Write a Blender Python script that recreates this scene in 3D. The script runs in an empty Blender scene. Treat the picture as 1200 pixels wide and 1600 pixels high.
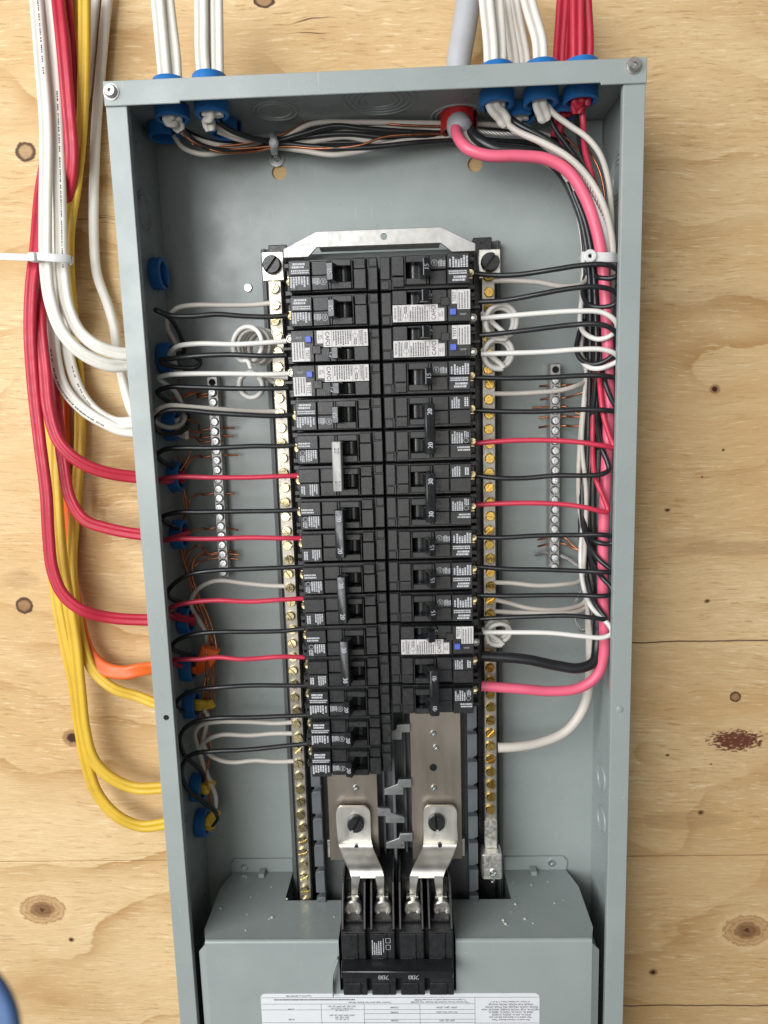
import bpy, bmesh, math, random
from mathutils import Vector, Matrix
random.seed(7)
PI = math.pi
S = bpy.context.scene
COL = S.collection

# ------------------------------------------------------------------ camera
CR = Matrix(((0.9992, -0.03165, 0.02438), (0.02772, 0.98869, 0.1474), (-0.02877, -0.14661, 0.98878)))
CC = Vector((0.01611, -0.61076, -0.11096))
CF = 1091.646                      # focal length in photo pixels (1200 x 1600)
cam = bpy.data.cameras.new('camera')
cam.sensor_fit = 'VERTICAL'; cam.sensor_height = 36.0; cam.sensor_width = 27.0
cam.lens = CF / 1600 * 36.0
cam.clip_start = 0.01; cam.clip_end = 50
cam.dof.use_dof = True; cam.dof.focus_distance = 0.53; cam.dof.aperture_fstop = 9.0
camo = bpy.data.objects.new('camera', cam); COL.objects.link(camo)
cx, cy, cz = CR.col[0], CR.col[1], CR.col[2]
m = Matrix.Identity(4)
for i in range(3):
    m[i][0] = cx[i]; m[i][1] = cz[i]; m[i][2] = -cy[i]; m[i][3] = CC[i]
camo.matrix_world = m
S.camera = camo

# ------------------------------------------------------------------ light
W = bpy.data.worlds.new('World'); S.world = W; W.use_nodes = True
bg = W.node_tree.nodes['Background']
bg.inputs[0].default_value = (0.95, 0.97, 1.0, 1); bg.inputs[1].default_value = 0.13

def area(name, loc, target, sx, sy, power, color):
    l = bpy.data.lights.new(name, 'AREA'); l.shape = 'RECTANGLE'; l.size = sx; l.size_y = sy
    l.energy = power; l.color = color
    o = bpy.data.objects.new(name, l); COL.objects.link(o)
    o.location = loc
    o.rotation_euler = (Vector(target) - Vector(loc)).to_track_quat('-Z', 'Y').to_euler()
    return o
area('window_light', (-1.06, -1.45, 0.28), (0, 0, -0.20), 1.7, 1.25, 48, (0.97, 0.985, 1.0))
area('room_light', (-0.45, -2.3, -0.3), (0, 0, -0.3), 1.8, 1.5, 14, (1.0, 0.96, 0.90))

S.view_settings.view_transform = 'Standard'; S.view_settings.look = 'None'
S.view_settings.exposure = 0.0; S.view_settings.gamma = 1.0
S.view_settings.use_curve_mapping = False

# ------------------------------------------------------------------ pixel to place
def U(u, v, y):
    d = CR @ Vector(((u - 600) / CF, 1, -(v - 800) / CF)); t = (y - CC.y) / d.y
    return CC + d * t
def UZ(u, v, z):
    d = CR @ Vector(((u - 600) / CF, 1, -(v - 800) / CF)); t = (z - CC.z) / d.z
    return CC + d * t
def UX(u, v, x):
    d = CR @ Vector(((u - 600) / CF, 1, -(v - 800) / CF)); t = (x - CC.x) / d.x
    return CC + d * t

# ------------------------------------------------------------------ materials
def nd(nt, t, **kw):
    n = nt.nodes.new(t)
    for k, v in kw.items():
        if k in n.inputs: n.inputs[k].default_value = v
        else: setattr(n, k, v)
    return n
def mat(name, col, rough=0.5, metal=0.0, var=0.12, vscale=60, bump=0.0, bscale=400, rvar=0.1, spec=0.5, coat=0.0, stretch=(1, 1, 1)):
    M = bpy.data.materials.new(name); M.use_nodes = True
    nt = M.node_tree; B = nt.nodes['Principled BSDF']; L = nt.links
    B.inputs['Metallic'].default_value = metal
    B.inputs['Specular IOR Level'].default_value = spec
    B.inputs['Coat Weight'].default_value = coat
    B.inputs['Coat Roughness'].default_value = 0.2
    tc = nd(nt, 'ShaderNodeTexCoord'); mp = nd(nt, 'ShaderNodeMapping'); mp.inputs['Scale'].default_value = stretch
    L.new(tc.outputs['Object'], mp.inputs['Vector'])
    n = nd(nt, 'ShaderNodeTexNoise', Scale=vscale, Detail=5.0, Roughness=0.6)
    L.new(mp.outputs[0], n.inputs['Vector'])
    r = nd(nt, 'ShaderNodeMapRange'); r.inputs[1].default_value = 0.3; r.inputs[2].default_value = 0.7
    r.inputs[3].default_value = 1 - var; r.inputs[4].default_value = 1 + var
    L.new(n.outputs['Fac'], r.inputs[0])
    mx = nd(nt, 'ShaderNodeVectorMath', operation='SCALE'); mx.inputs[0].default_value = col[:3]
    L.new(r.outputs[0], mx.inputs['Scale']); L.new(mx.outputs[0], B.inputs['Base Color'])
    r2 = nd(nt, 'ShaderNodeMapRange'); r2.inputs[1].default_value = 0.3; r2.inputs[2].default_value = 0.7
    r2.inputs[3].default_value = max(0.03, rough - rvar); r2.inputs[4].default_value = min(1, rough + rvar)
    n2 = nd(nt, 'ShaderNodeTexNoise', Scale=vscale * 2.7, Detail=4.0)
    L.new(mp.outputs[0], n2.inputs['Vector'])
    L.new(n2.outputs['Fac'], r2.inputs[0]); L.new(r2.outputs[0], B.inputs['Roughness'])
    if bump > 0:
        n3 = nd(nt, 'ShaderNodeTexNoise', Scale=bscale, Detail=3.0); L.new(mp.outputs[0], n3.inputs['Vector'])
        b = nd(nt, 'ShaderNodeBump', Strength=bump, Distance=0.0006)
        L.new(n3.outputs['Fac'], b.inputs['Height']); L.new(b.outputs[0], B.inputs['Normal'])
    return M

KNOTS = [  # u, v, rx, rz (metres), darkness, hole
    (40, 237, .0078, .0072, .55, 0), (38, 946, .0075, .0070, .8, 0), (113, 1153, .0088, .0080, 1.0, 1),
    (66, 1422, .024, .0165, .62, 0), (1168, 1455, .024, .0175, .62, 0), (1117, 608, .0042, .0038, 1.0, 1),
    (413, 1, .008, .005, .7, 0), (1149, 1089, .0046, .0046, .7, 0), (1095, 1270, .0030, .0026, 1.0, 1), (1021, 1520, .0042, .0034, 1.0, 1),
    (1043, 797, .0028, .0017, 1.0, 1), (1105, 939, .0026, .0020, .9, 1), (1043, 1180, .0020, .0014, 1.0, 1), (111, 1469, .003, .0025, 1.0, 1),
    (1130, 703, .0013, .0013, .9, 1), (1097, 745, .0012, .001, .9, 1), (1111, 1194, .0014, .001, .9, 1)]
def plywood():
    M = bpy.data.materials.new('plywood'); M.use_nodes = True
    nt = M.node_tree; B = nt.nodes['Principled BSDF']; L = nt.links
    def math_(op, a, b=None, c=None, clamp=False):
        n = nt.nodes.new('ShaderNodeMath'); n.operation = op; n.use_clamp = clamp
        for i, x in enumerate((a, b, c)):
            if x is None: continue
            if isinstance(x, (int, float)): n.inputs[i].default_value = x
            else: L.new(x, n.inputs[i])
        return n.outputs[0]
    def noise(vec, scale=1.0, detail=4, rough=.55, dist=0.0):
        n = nd(nt, 'ShaderNodeTexNoise', Scale=scale, Detail=float(detail), Roughness=rough, Distortion=dist)
        L.new(vec, n.inputs['Vector']); return n.outputs['Fac']
    def comb(x, y, z):
        n = nt.nodes.new('ShaderNodeCombineXYZ')
        for i, q in enumerate((x, y, z)):
            if isinstance(q, (int, float)): n.inputs[i].default_value = q
            else: L.new(q, n.inputs[i])
        return n.outputs[0]
    def rng(x, a, b, c, d, smooth=True):
        n = nt.nodes.new('ShaderNodeMapRange'); n.interpolation_type = 'SMOOTHSTEP' if smooth else 'LINEAR'
        for i, q in enumerate((x, a, b, c, d)):
            if isinstance(q, (int, float)): n.inputs[i].default_value = q
            else: L.new(q, n.inputs[i])
        return n.outputs[0]
    def mixc(f, a, b, mode='MIX'):
        n = nt.nodes.new('ShaderNodeMix'); n.data_type = 'RGBA'; n.blend_type = mode
        if isinstance(f, (int, float)): n.inputs[0].default_value = f
        else: L.new(f, n.inputs[0])
        for i, q in ((6, a), (7, b)):
            if isinstance(q, tuple): n.inputs[i].default_value = q + (1,)
            else: L.new(q, n.inputs[i])
        return n.outputs[2]
    tc = nt.nodes.new('ShaderNodeTexCoord'); sp = nt.nodes.new('ShaderNodeSeparateXYZ'); L.new(tc.outputs['Object'], sp.inputs[0])
    X, Z = sp.outputs[0], sp.outputs[2]
    xz = comb(X, 0.0, Z)
    wob = math_('SUBTRACT', noise(comb(math_('MULTIPLY', X, 3.2), 0.0, math_('MULTIPLY', Z, 5.0)), 1.0, 4, .6), .5)
    wob2 = math_('SUBTRACT', noise(comb(math_('MULTIPLY', X, 16.0), 3.0, math_('MULTIPLY', Z, 30.0)), 1.0, 3, .6), .5)
    g = math_('ADD', Z, math_('ADD', math_('MULTIPLY', wob, .075), math_('MULTIPLY', wob2, .0022)))
    masks = []
    for u, v, rx, rz, dark, hole in KNOTS:
        k = U(u, v, 0)
        dx = math_('SUBTRACT', X, k.x); dz = math_('SUBTRACT', Z, k.z)
        d2 = math_('ADD', math_('POWER', math_('DIVIDE', dx, rx), 2.0), math_('POWER', math_('DIVIDE', dz, rz), 2.0))
        if rx > .005:
            d2w = math_('ADD', math_('POWER', math_('DIVIDE', dx, rx * 2.1), 2.0), math_('POWER', math_('DIVIDE', dz, rz * 1.5), 2.0))
            g = math_('SUBTRACT', g, math_('DIVIDE', math_('MULTIPLY', dz, .92), math_('ADD', 1.0, d2w)))
        masks.append((math_('SQRT', d2), dark, hole, rx))
    band = noise(comb(math_('MULTIPLY', X, 1.8), 0.0, math_('MULTIPLY', g, 16.0)), 1.0, 4, .6)
    # growth ring figure: dark line with one soft side, strong only in places
    big = math_('SUBTRACT', noise(comb(math_('MULTIPLY', X, 2.4), 11.0, math_('MULTIPLY', Z, 3.4)), 1.0, 3, .5), .5)
    gg = math_('ADD', math_('MULTIPLY', g, 13.0), math_('MULTIPLY', big, 7.5))
    gg = math_('ADD', gg, math_('MULTIPLY', math_('SUBTRACT', noise(comb(math_('MULTIPLY', X, 60.0), 2.0, math_('MULTIPLY', Z, 240.0)), 1.0, 3, .6), .5), .10))
    fr = math_('FRACT', gg)
    fig = math_('MULTIPLY', math_('POWER', fr, 4.0), rng(fr, .97, 1.0, 1, 0))
    fig = math_('MULTIPLY', fig, rng(noise(comb(math_('MULTIPLY', X, 6.0), 21.0, math_('MULTIPLY', Z, 11.0)), 1.0, 2), .40, .62, .12, 1))
    # fine straight fibre
    gf = math_('ADD', Z, math_('ADD', math_('MULTIPLY', math_('SUBTRACT', g, Z), .55), math_('MULTIPLY', X, .02)))
    band2 = noise(comb(math_('MULTIPLY', X, 9.0), 5.0, math_('MULTIPLY', gf, 210.0)), 1.0, 4, .62)
    fib = noise(comb(math_('MULTIPLY', X, 60.0), 1.0, math_('MULTIPLY', gf, 1250.0)), 1.0, 3, .6)
    fib2 = noise(comb(math_('MULTIPLY', X, 34.0), 9.0, math_('MULTIPLY', gf, 470.0)), 1.0, 4, .72)
    blot = noise(comb(math_('MULTIPLY', X, 5.0), 2.0, math_('MULTIPLY', Z, 7.0)), 1.0, 3, .5)
    zone = rng(noise(comb(math_('MULTIPLY', X, 7.0), 33.0, math_('MULTIPLY', Z, 12.0)), 1.0, 3), .38, .60, .40, 1)
    base = mixc(rng(band, .34, .66, 0, 1), (.655, .440, .210), (.785, .585, .325))
    base = mixc(math_('MULTIPLY', rng(blot, .45, .7, 0, 1), .25), base, (.63, .39, .17))
    base = mixc(math_('MULTIPLY', fig, 1.0), base, (.45, .245, .085))
    base = mixc(math_('MULTIPLY', rng(band2, .55, .66, 0, .34), zone), base, (.50, .31, .13))
    base = mixc(math_('MULTIPLY', rng(fib2, .57, .62, 0, .75), zone), base, (.40, .235, .09))
    base = mixc(math_('MULTIPLY', rng(fib2, .43, .38, 0, .70), zone), base, (.92, .75, .48))
    base = mixc(rng(fib, .38, .62, .36, 0, False), base, (.48, .31, .14))
    # open splits along the grain
    ck = noise(comb(math_('MULTIPLY', X, 7.0), 4.0, math_('MULTIPLY', g, 420.0)), 1.0, 2, .5)
    ckm = math_('MULTIPLY', rng(ck, .70, .74, 0, 1), rng(noise(xz, 11.0, 2), .5, .66, 0, 1))
    base = mixc(math_('MULTIPLY', ckm, .9), base, (.11, .055, .02))
    wn = noise(xz, 260.0, 4, .6)
    for d, dark, hole, rx in masks:
        dd = math_('ADD', d, math_('MULTIPLY', math_('SUBTRACT', wn, .5), .55))
        if hole:
            base = mixc(math_('MULTIPLY', rng(dd, 1.25, .9, 0, .7), dark), base, (.26, .12, .05))
            base = mixc(math_('MULTIPLY', rng(dd, .72, .45, 0, 1), dark), base, (.05, .02, .009))
        else:
            if rx > .015:
                base = mixc(rng(dd, 1.35, 1.02, 0, .30), base, (.85, .64, .36))
                base = mixc(rng(dd, 1.02, .90, 0, .50), base, (.42, .22, .085))
                ring = rng(math_('SINE', math_('MULTIPLY', dd, 30.0)), -.2, 1, 0, .45)
                base = mixc(math_('MULTIPLY', ring, rng(dd, 1.05, .9, 0, 1)), base, (.24, .11, .04))
                base = mixc(rng(dd, .66, .30, 0, .80), base, (.17, .075, .028))
                base = mixc(rng(dd, .14, .07, 0, .9), base, (.08, .035, .015))
            else:
                base = mixc(math_('MULTIPLY', rng(dd, 1.15, .95, 0, 1), dark), base, (.22, .10, .038))
                ring = math_('MULTIPLY', rng(dd, .60, .88, 0, 1), rng(dd, 1.20, 1.0, 0, 1))
                base = mixc(math_('MULTIPLY', ring, .9), base, (.06, .028, .012))
    # red-brown scuff on the right, a stain above it and one below
    k = U(1150, 1157, 0)
    sd = math_('ADD', math_('POWER', math_('DIVIDE', math_('SUBTRACT', X, k.x), .025), 2.0), math_('POWER', math_('DIVIDE', math_('SUBTRACT', Z, k.z), .0110), 2.0))
    sn = noise(comb(math_('MULTIPLY', X, 190.0), 7.0, math_('MULTIPLY', Z, 620.0)), 1.0, 3, .6)
    base = mixc(rng(math_('ADD', math_('MULTIPLY', sd, .22), sn), .72, .60, 0, .95), base, (.115, .022, .014))
    for (u, v, rx, rz, o) in ((1070, 1282, .045, .009, .35), (1150, 857, .06, .007, .45), (1085, 845, .03, .004, .30), (30, 905, .018, .009, .30), (1120, 470, .05, .012, .22)):
        k = U(u, v, 0)
        sd = math_('ADD', math_('POWER', math_('DIVIDE', math_('SUBTRACT', X, k.x), rx), 2.0), math_('POWER', math_('DIVIDE', math_('SUBTRACT', Z, k.z), rz), 2.0))
        base = mixc(rng(math_('ADD', sd, math_('MULTIPLY', noise(xz, 60.0, 3), 1.2)), 1.9, 1.0, 0, o), base, (.36, .21, .10))
    # veneer joints on the right hand side
    zw = math_('ADD', Z, math_('MULTIPLY', math_('SUBTRACT', noise(comb(math_('MULTIPLY', X, 25.0), 0.0, 0.0), 1.0, 3), .5), .004))
    gap = None
    for (v, t) in ((1002, .00045), (1572, .00050)):
        k = U(1100, v, 0)
        mm = math_('MULTIPLY', rng(math_('ABSOLUTE', math_('SUBTRACT', zw, k.z)), t * 1.7, t * .6, 0, 1), rng(X, .15, .17, 0, 1))
        mm = math_('MULTIPLY', mm, rng(noise(comb(math_('MULTIPLY', X, 30.0), v * 1.0, 0.0), 1.0, 2), .30, .42, .25, 1))
        base = mixc(math_('MULTIPLY', mm, .88), base, (.10, .05, .025))
        gap = mm if gap is None else math_('ADD', gap, mm)
    L.new(base, B.inputs['Base Color'])
    B.inputs['Roughness'].default_value = .62; B.inputs['Specular IOR Level'].default_value = .3
    h = math_('ADD', math_('MULTIPLY', fib2, .7), math_('ADD', math_('MULTIPLY', fib, .35), math_('MULTIPLY', band2, .4)))
    h = math_('SUBTRACT', h, math_('MULTIPLY', ckm, 1.2)); h = math_('SUBTRACT', h, math_('MULTIPLY', gap, 1.5))
    b = nd(nt, 'ShaderNodeBump', Strength=.8, Distance=.0009); L.new(h, b.inputs['Height']); L.new(b.outputs[0], B.inputs['Normal'])
    return M

MT = {
 'ply': plywood(),
 'paint': mat('grey_enamel', (.308, .346, .334), .34, 0, .045, 14, .10, 900, .11),
 'base': mat('dark_grey_plastic', (.105, .112, .112), .5, 0, .12, 40, .06, 700),
 'rail': mat('mid_grey_plastic', (.105, .115, .122), .40, 0, .12, 40, .05, 700),
 'black': mat('black_plastic', (.0190, .0195, .0205), .34, 0, .35, 130, .12, 1500, .12, .6),
 'blackg': mat('glossy_black_plastic', (.016, .0165, .0175), .22, 0, .3, 110, .08, 1300, .08, .6),
 'glaretie': mat('black_plastic_glare', (.33, .325, .305), .35, 0, .1, 130),  # black tie under window glare, the glare put into the base colour
 'hole': mat('dark_recess', (.004, .004, .004), .8),
 'print': mat('white_print', (.56, .57, .59), .6, 0, .10, 900),
 'ink': mat('dark_ink', (.035, .035, .04), .6),
 'sticker': mat('silver_label', (.60, .58, .56), .42, .0, .08, 200, .03, 500),
 'paper': mat('white_label', (.74, .76, .78), .5, 0, .03, 60),
 'btn': mat('blue_button', (.085, .14, .55), .35, 0, .08, 200),
 'alu': mat('tinned_metal', (.86, .84, .78), .42, 1, .05, 40, .05, 260, .06, stretch=(1, 1, .25)),
 'alu2': mat('worn_tinned_metal', (.84, .82, .76), .42, 1, .12, 160, .12, 500, .12),
 'barmetal': mat('dull_tinned_metal', (.47, .44, .385), .46, 1, .14, 160, .12, 500, .12),
 'stabmetal': mat('dull_grey_metal', (.36, .37, .37), .50, 1, .15, 120, .1, 400, .1),
 'screwmetal': mat('grey_zinc', (.92, .95, .95), .42, 1, .05, 300, 0, 900, .04),
 'galv': mat('galvanised_sheet', (.50, .49, .47), .50, 1, .12, 90, .12, 300, .1),
 'bus': mat('tinned_copper', (.42, .375, .32), .42, 1, .10, 30, .05, 300, .06, stretch=(1, 1, .2)),
 'steel': mat('zinc_steel', (.80, .83, .83), .24, 1, .08, 500, .10, 900, .1),
 'brass': mat('brass', (.74, .50, .13), .26, 1, .28, 500, .08, 900, .1),
 'brass2': mat('yellow_zinc', (.80, .70, .42), .26, 1, .30, 380, .08, 900, .1),
 'copper': mat('bare_copper', (.50, .20, .105), .36, 1, .25, 150),
 'blackwire': mat('black_insulation', (.0170, .0178, .0195), .34, 0, .25, 60, .06, 500, .08, .55),
 'whitewire': mat('white_insulation', (.60, .555, .495), .45, 0, .06, 40, .04, 500),
 'greywire': mat('grey_white_insulation', (.56, .58, .57), .45, 0, .06, 40, .04, 500),
 'brightwire': mat('bright_white_insulation', (.76, .74, .69), .42, 0, .05, 40, .04, 500),
 'redwire': mat('red_insulation', (.60, .038, .080), .40, 0, .10, 40, .04, 500),
 'pinkwire': mat('pinkish_red_insulation', (.80, .135, .22), .42, 0, .08, 30, .04, 400),
 'wjack': mat('white_jacket', (.72, .69, .62), .5, 0, .06, 50, .12, 320),
 'rjack': mat('red_jacket', (.47, .016, .042), .46, 0, .10, 50, .12, 320),
 'yjack': mat('yellow_jacket', (.66, .42, .035), .48, 0, .08, 50, .12, 320),
 'ojack': mat('orange_jacket', (.76, .135, .022), .48, 0, .08, 50, .12, 320),
 'gjack': mat('grey_jacket', (.42, .43, .45), .5, 0, .05, 50, .10, 320),
 'blue': mat('blue_nylon', (.018, .150, .430), .40, 0, .12, 60, .06, 300),
 'redcap': mat('red_nylon', (.40, .014, .016), .40, 0, .12, 60, .06, 300),
 'nylon': mat('white_nylon', (.70, .70, .69), .35, 0, .06, 80),
 'gnylon': mat('grey_clamp', (.40, .41, .41), .35, .3, .12, 120),
 'chip': mat('pale_chips', (.80, .78, .70), .7, 0, .2, 900),
 'bluerim': mat('blue_rim', (.06, .13, .29), .5),
 'whitelid': mat('white_lid', (.80, .86, .88), .35),
}

def wear(M):
    nt = M.node_tree; L = nt.links; B = nt.nodes['Principled BSDF']
    src = B.inputs['Base Color'].links[0].from_socket
    tc = nd(nt, 'ShaderNodeTexCoord')
    def layer(src, sc, lo, hi, col, amt, st=(1, 1, 1), det=3.0):
        mp = nd(nt, 'ShaderNodeMapping'); mp.inputs['Scale'].default_value = st; L.new(tc.outputs['Object'], mp.inputs[0])
        n = nd(nt, 'ShaderNodeTexNoise', Scale=sc, Detail=det, Roughness=.6); L.new(mp.outputs[0], n.inputs['Vector'])
        r = nd(nt, 'ShaderNodeMapRange'); r.inputs[1].default_value = lo; r.inputs[2].default_value = hi; r.inputs[4].default_value = amt; L.new(n.outputs['Fac'], r.inputs[0])
        x = nt.nodes.new('ShaderNodeMix'); x.data_type = 'RGBA'; L.new(r.outputs[0], x.inputs[0]); L.new(src, x.inputs[6]); x.inputs[7].default_value = col + (1,)
        return x.outputs[2]
    s1 = layer(src, 420, .70, .76, (.62, .63, .60), .55)                       # dust specks
    s2 = layer(s1, 9, .52, .75, (.44, .46, .43), .30)                          # faint smudges
    s3 = layer(s2, 60, .70, .74, (.60, .62, .60), .35, (14, 1, .5), 2.0)       # scratches one way
    s4 = layer(s3, 60, .71, .75, (.20, .22, .21), .35, (.4, 1, 16), 2.0)       # dark rubs the other way
    L.new(s4, B.inputs['Base Color'])
wear(MT['paint'])

# ------------------------------------------------------------------ mesh helpers
def new_mesh(name, vs, fs, mtl, smooth=True, ang=35):
    me = bpy.data.meshes.new(name); me.from_pydata([tuple(v) for v in vs], [], fs)
    me.materials.append(MT[mtl])
    if smooth:
        me.polygons.foreach_set('use_smooth', [True] * len(me.polygons)); me.set_sharp_from_angle(angle=math.radians(ang))
    me.update(); return me
class MB:
    def __init__(s): s.v = []; s.f = []
    def add(s, vs, fs, M=None):
        o = len(s.v)
        for p in vs:
            p = Vector(p); s.v.append(M @ p if M else p)
        s.f += [tuple(i + o for i in f) for f in fs]; return s
    def box(s, x0, x1, y0, y1, z0, z1, bev=0.0, M=None):
        if x0 > x1: x0, x1 = x1, x0
        if y0 > y1: y0, y1 = y1, y0
        if z0 > z1: z0, z1 = z1, z0
        if bev <= 0:
            vs = [(x, y, z) for x in (x0, x1) for y in (y0, y1) for z in (z0, z1)]
            return s.add(vs, [(0, 1, 3, 2), (4, 6, 7, 5), (0, 4, 5, 1), (2, 3, 7, 6), (0, 2, 6, 4), (1, 5, 7, 3)], M)
        bm = bmesh.new(); bmesh.ops.create_cube(bm, size=1)
        for v in bm.verts:
            v.co = Vector(((x0 + x1) / 2 + v.co.x * (x1 - x0), (y0 + y1) / 2 + v.co.y * (y1 - y0), (z0 + z1) / 2 + v.co.z * (z1 - z0)))
        bmesh.ops.bevel(bm, geom=bm.edges[:], offset=bev, segments=1, affect='EDGES')
        return s.bm(bm, M)
    def bm(s, bm, M=None):
        bm.verts.index_update(); bm.normal_update()
        s.add([v.co.copy() for v in bm.verts], [tuple(v.index for v in f.verts) for f in bm.faces], M); bm.free(); return s
    def prism(s, poly, a, b, axis='z', bev=0.0, M=None):
        # poly: 2D points; axis z: (x,y) extruded in z ; axis y: (x,z) extruded in y ; axis x: (y,z) extruded in x
        def P(p, t):
            return {'z': (p[0], p[1], t), 'y': (p[0], t, p[1]), 'x': (t, p[0], p[1])}[axis]
        bm = bmesh.new(); n = len(poly)
        va = [bm.verts.new(P(p, a)) for p in poly]; vb = [bm.verts.new(P(p, b)) for p in poly]
        bm.faces.new(va); bm.faces.new(vb[::-1])
        for i in range(n): bm.faces.new((va[i], vb[i], vb[(i + 1) % n], va[(i + 1) % n]))
        bmesh.ops.recalc_face_normals(bm, faces=bm.faces[:])
        if bev > 0: bmesh.ops.bevel(bm, geom=bm.edges[:], offset=bev, segments=1, affect='EDGES')
        return s.bm(bm, M)
    def lathe(s, prof, n=24, M=None, closed=False, a0=0, a1=2 * PI):
        vs = []; fs = []; k = len(prof); full = abs(a1 - a0 - 2 * PI) < 1e-6; cnt = n if full else n + 1
        for i in range(cnt):
            a = a0 + (a1 - a0) * i / n
            vs += [(r * math.cos(a), r * math.sin(a), z) for r, z in prof]
        for i in range(n):
            j = (i + 1) % cnt
            for q in range(k if closed else k - 1):
                w = (q + 1) % k
                fs.append((i * k + q, j * k + q, j * k + w, i * k + w))
        return s.add(vs, fs, M)
    def quad(s, x0, x1, z0, z1, y, M=None):
        return s.add([(x0, y, z0), (x1, y, z0), (x1, y, z1), (x0, y, z1)], [(0, 1, 2, 3)], M)
    def mesh(s, name, mtl, smooth=True, ang=35): return new_mesh(name, s.v, s.f, mtl, smooth, ang)
def ob(name, me, parent=None, M=None):
    o = bpy.data.objects.new(name, me); COL.objects.link(o)
    if parent: o.parent = parent
    if M is not None: o.matrix_local = M
    return o
def tag(o, label=None, cat=None, group=None, kind=None):
    if label: o['label'] = label
    if cat: o['category'] = cat
    if group: o['group'] = group
    if kind: o['kind'] = kind
    return o
def empty(name, loc=(0, 0, 0), rot=(0, 0, 0)):
    o = bpy.data.objects.new(name, None); COL.objects.link(o); o.location = loc; o.rotation_euler = rot
    o.empty_display_size = .01; return o
FACE = Matrix(((1, 0, 0, 0), (0, 0, 1, 0), (0, 1, 0, 0), (0, 0, 0, 1)))     # lathe axis z -> y
FRONT = Matrix.Rotation(PI / 2, 4, 'X')                                     # lathe axis z -> -y
def T(x, y, z): return Matrix.Translation((x, y, z))
_tc = {}
def text_geo(txt):
    if txt in _tc: return _tc[txt]
    c = bpy.data.curves.new('t', 'FONT'); c.body = txt; c.size = 1; c.align_x = 'CENTER'; c.align_y = 'CENTER'; c.resolution_u = 3
    o = bpy.data.objects.new('t', c); COL.objects.link(o)
    dg = bpy.context.evaluated_depsgraph_get(); dg.update()
    me = bpy.data.meshes.new_from_object(o.evaluated_get(dg))
    r = ([v.co.copy() for v in me.vertices], [tuple(p.vertices) for p in me.polygons])
    bpy.data.objects.remove(o); bpy.data.curves.remove(c); bpy.data.meshes.remove(me)
    _tc[txt] = r; return r
def put_text(mb, txt, x, y, z, size, ang=0, sx=1.0, bold=0.0):
    vs, fs = text_geo(txt); c, s_ = math.cos(ang), math.sin(ang)
    for off in ((0,) if not bold else (-bold, 0, bold)):
        out = []
        for v in vs:
            a = v.x * size * sx + off; b = v.y * size
            out.append((x + a * c - b * s_, y - abs(off) * .02, z + a * s_ + b * c))
        mb.add(out, fs)
def dashes(mb, x0, x1, z0, z1, y, n, vert=True, fill=.62, seed=1, lo=.0004, hi=.0015, ragged=.35):
    R = random.Random(seed)
    if vert:
        for i in range(n):
            xa = x0 + (x1 - x0) * (i + .18) / n; xb = x0 + (x1 - x0) * (i + .18 + fill) / n
            z = z0; end = z1 - (z1 - z0) * R.random() * ragged
            while z < end:
                l = R.uniform(lo, hi); mb.quad(xa, xb, z, min(z + l, end), y); z += l + R.uniform(.00018, .0004)
    else:
        for i in range(n):
            za = z0 + (z1 - z0) * (i + .18) / n; zb = z0 + (z1 - z0) * (i + .18 + fill) / n
            x = x0 + (x1 - x0) * R.random() * ragged * .5; end = x1 - (x1 - x0) * R.random() * ragged * .5
            while x < end:
                l = R.uniform(lo, hi); mb.quad(x, min(x + l, end), za, zb, y); x += l + R.uniform(.00018, .0004)
def ringmark(mb, x, z, r, y, w=.00022):
    vs = []; n = 20
    for i in range(n):
        a = 2 * PI * i / n; vs += [(x + (r - w) * math.cos(a), y, z + (r - w) * math.sin(a)), (x + r * math.cos(a), y, z + r * math.sin(a))]
    mb.add(vs, [(2 * i, 2 * i + 1, (2 * i + 3) % (2 * n), (2 * i + 2) % (2 * n)) for i in range(n)])

# ---- tubes
def spline(P, per=7):
    P = [Vector(p) for p in P]
    if len(P) == 2: return [P[0].lerp(P[1], i / per) for i in range(per + 1)]
    Q = [P[0] * 2 - P[1]] + P + [P[-1] * 2 - P[-2]]; out = []
    for i in range(1, len(Q) - 2):
        p0, p1, p2, p3 = Q[i - 1:i + 3]
        t0 = 0; t1 = t0 + max((p1 - p0).length, 1e-6) ** .5; t2 = t1 + max((p2 - p1).length, 1e-6) ** .5; t3 = t2 + max((p3 - p2).length, 1e-6) ** .5
        for k in range(per):
            t = t1 + (t2 - t1) * k / per
            a1 = p0 * ((t1 - t) / (t1 - t0)) + p1 * ((t - t0) / (t1 - t0)); a2 = p1 * ((t2 - t) / (t2 - t1)) + p2 * ((t - t1) / (t2 - t1)); a3 = p2 * ((t3 - t) / (t3 - t2)) + p3 * ((t - t2) / (t3 - t2))
            b1 = a1 * ((t2 - t) / (t2 - t0)) + a2 * ((t - t0) / (t2 - t0)); b2 = a2 * ((t3 - t) / (t3 - t1)) + a3 * ((t - t1) / (t3 - t1))
            out.append(b1 * ((t2 - t) / (t2 - t1)) + b2 * ((t - t1) / (t2 - t1)))
    out.append(P[-1].copy()); return out
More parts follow.
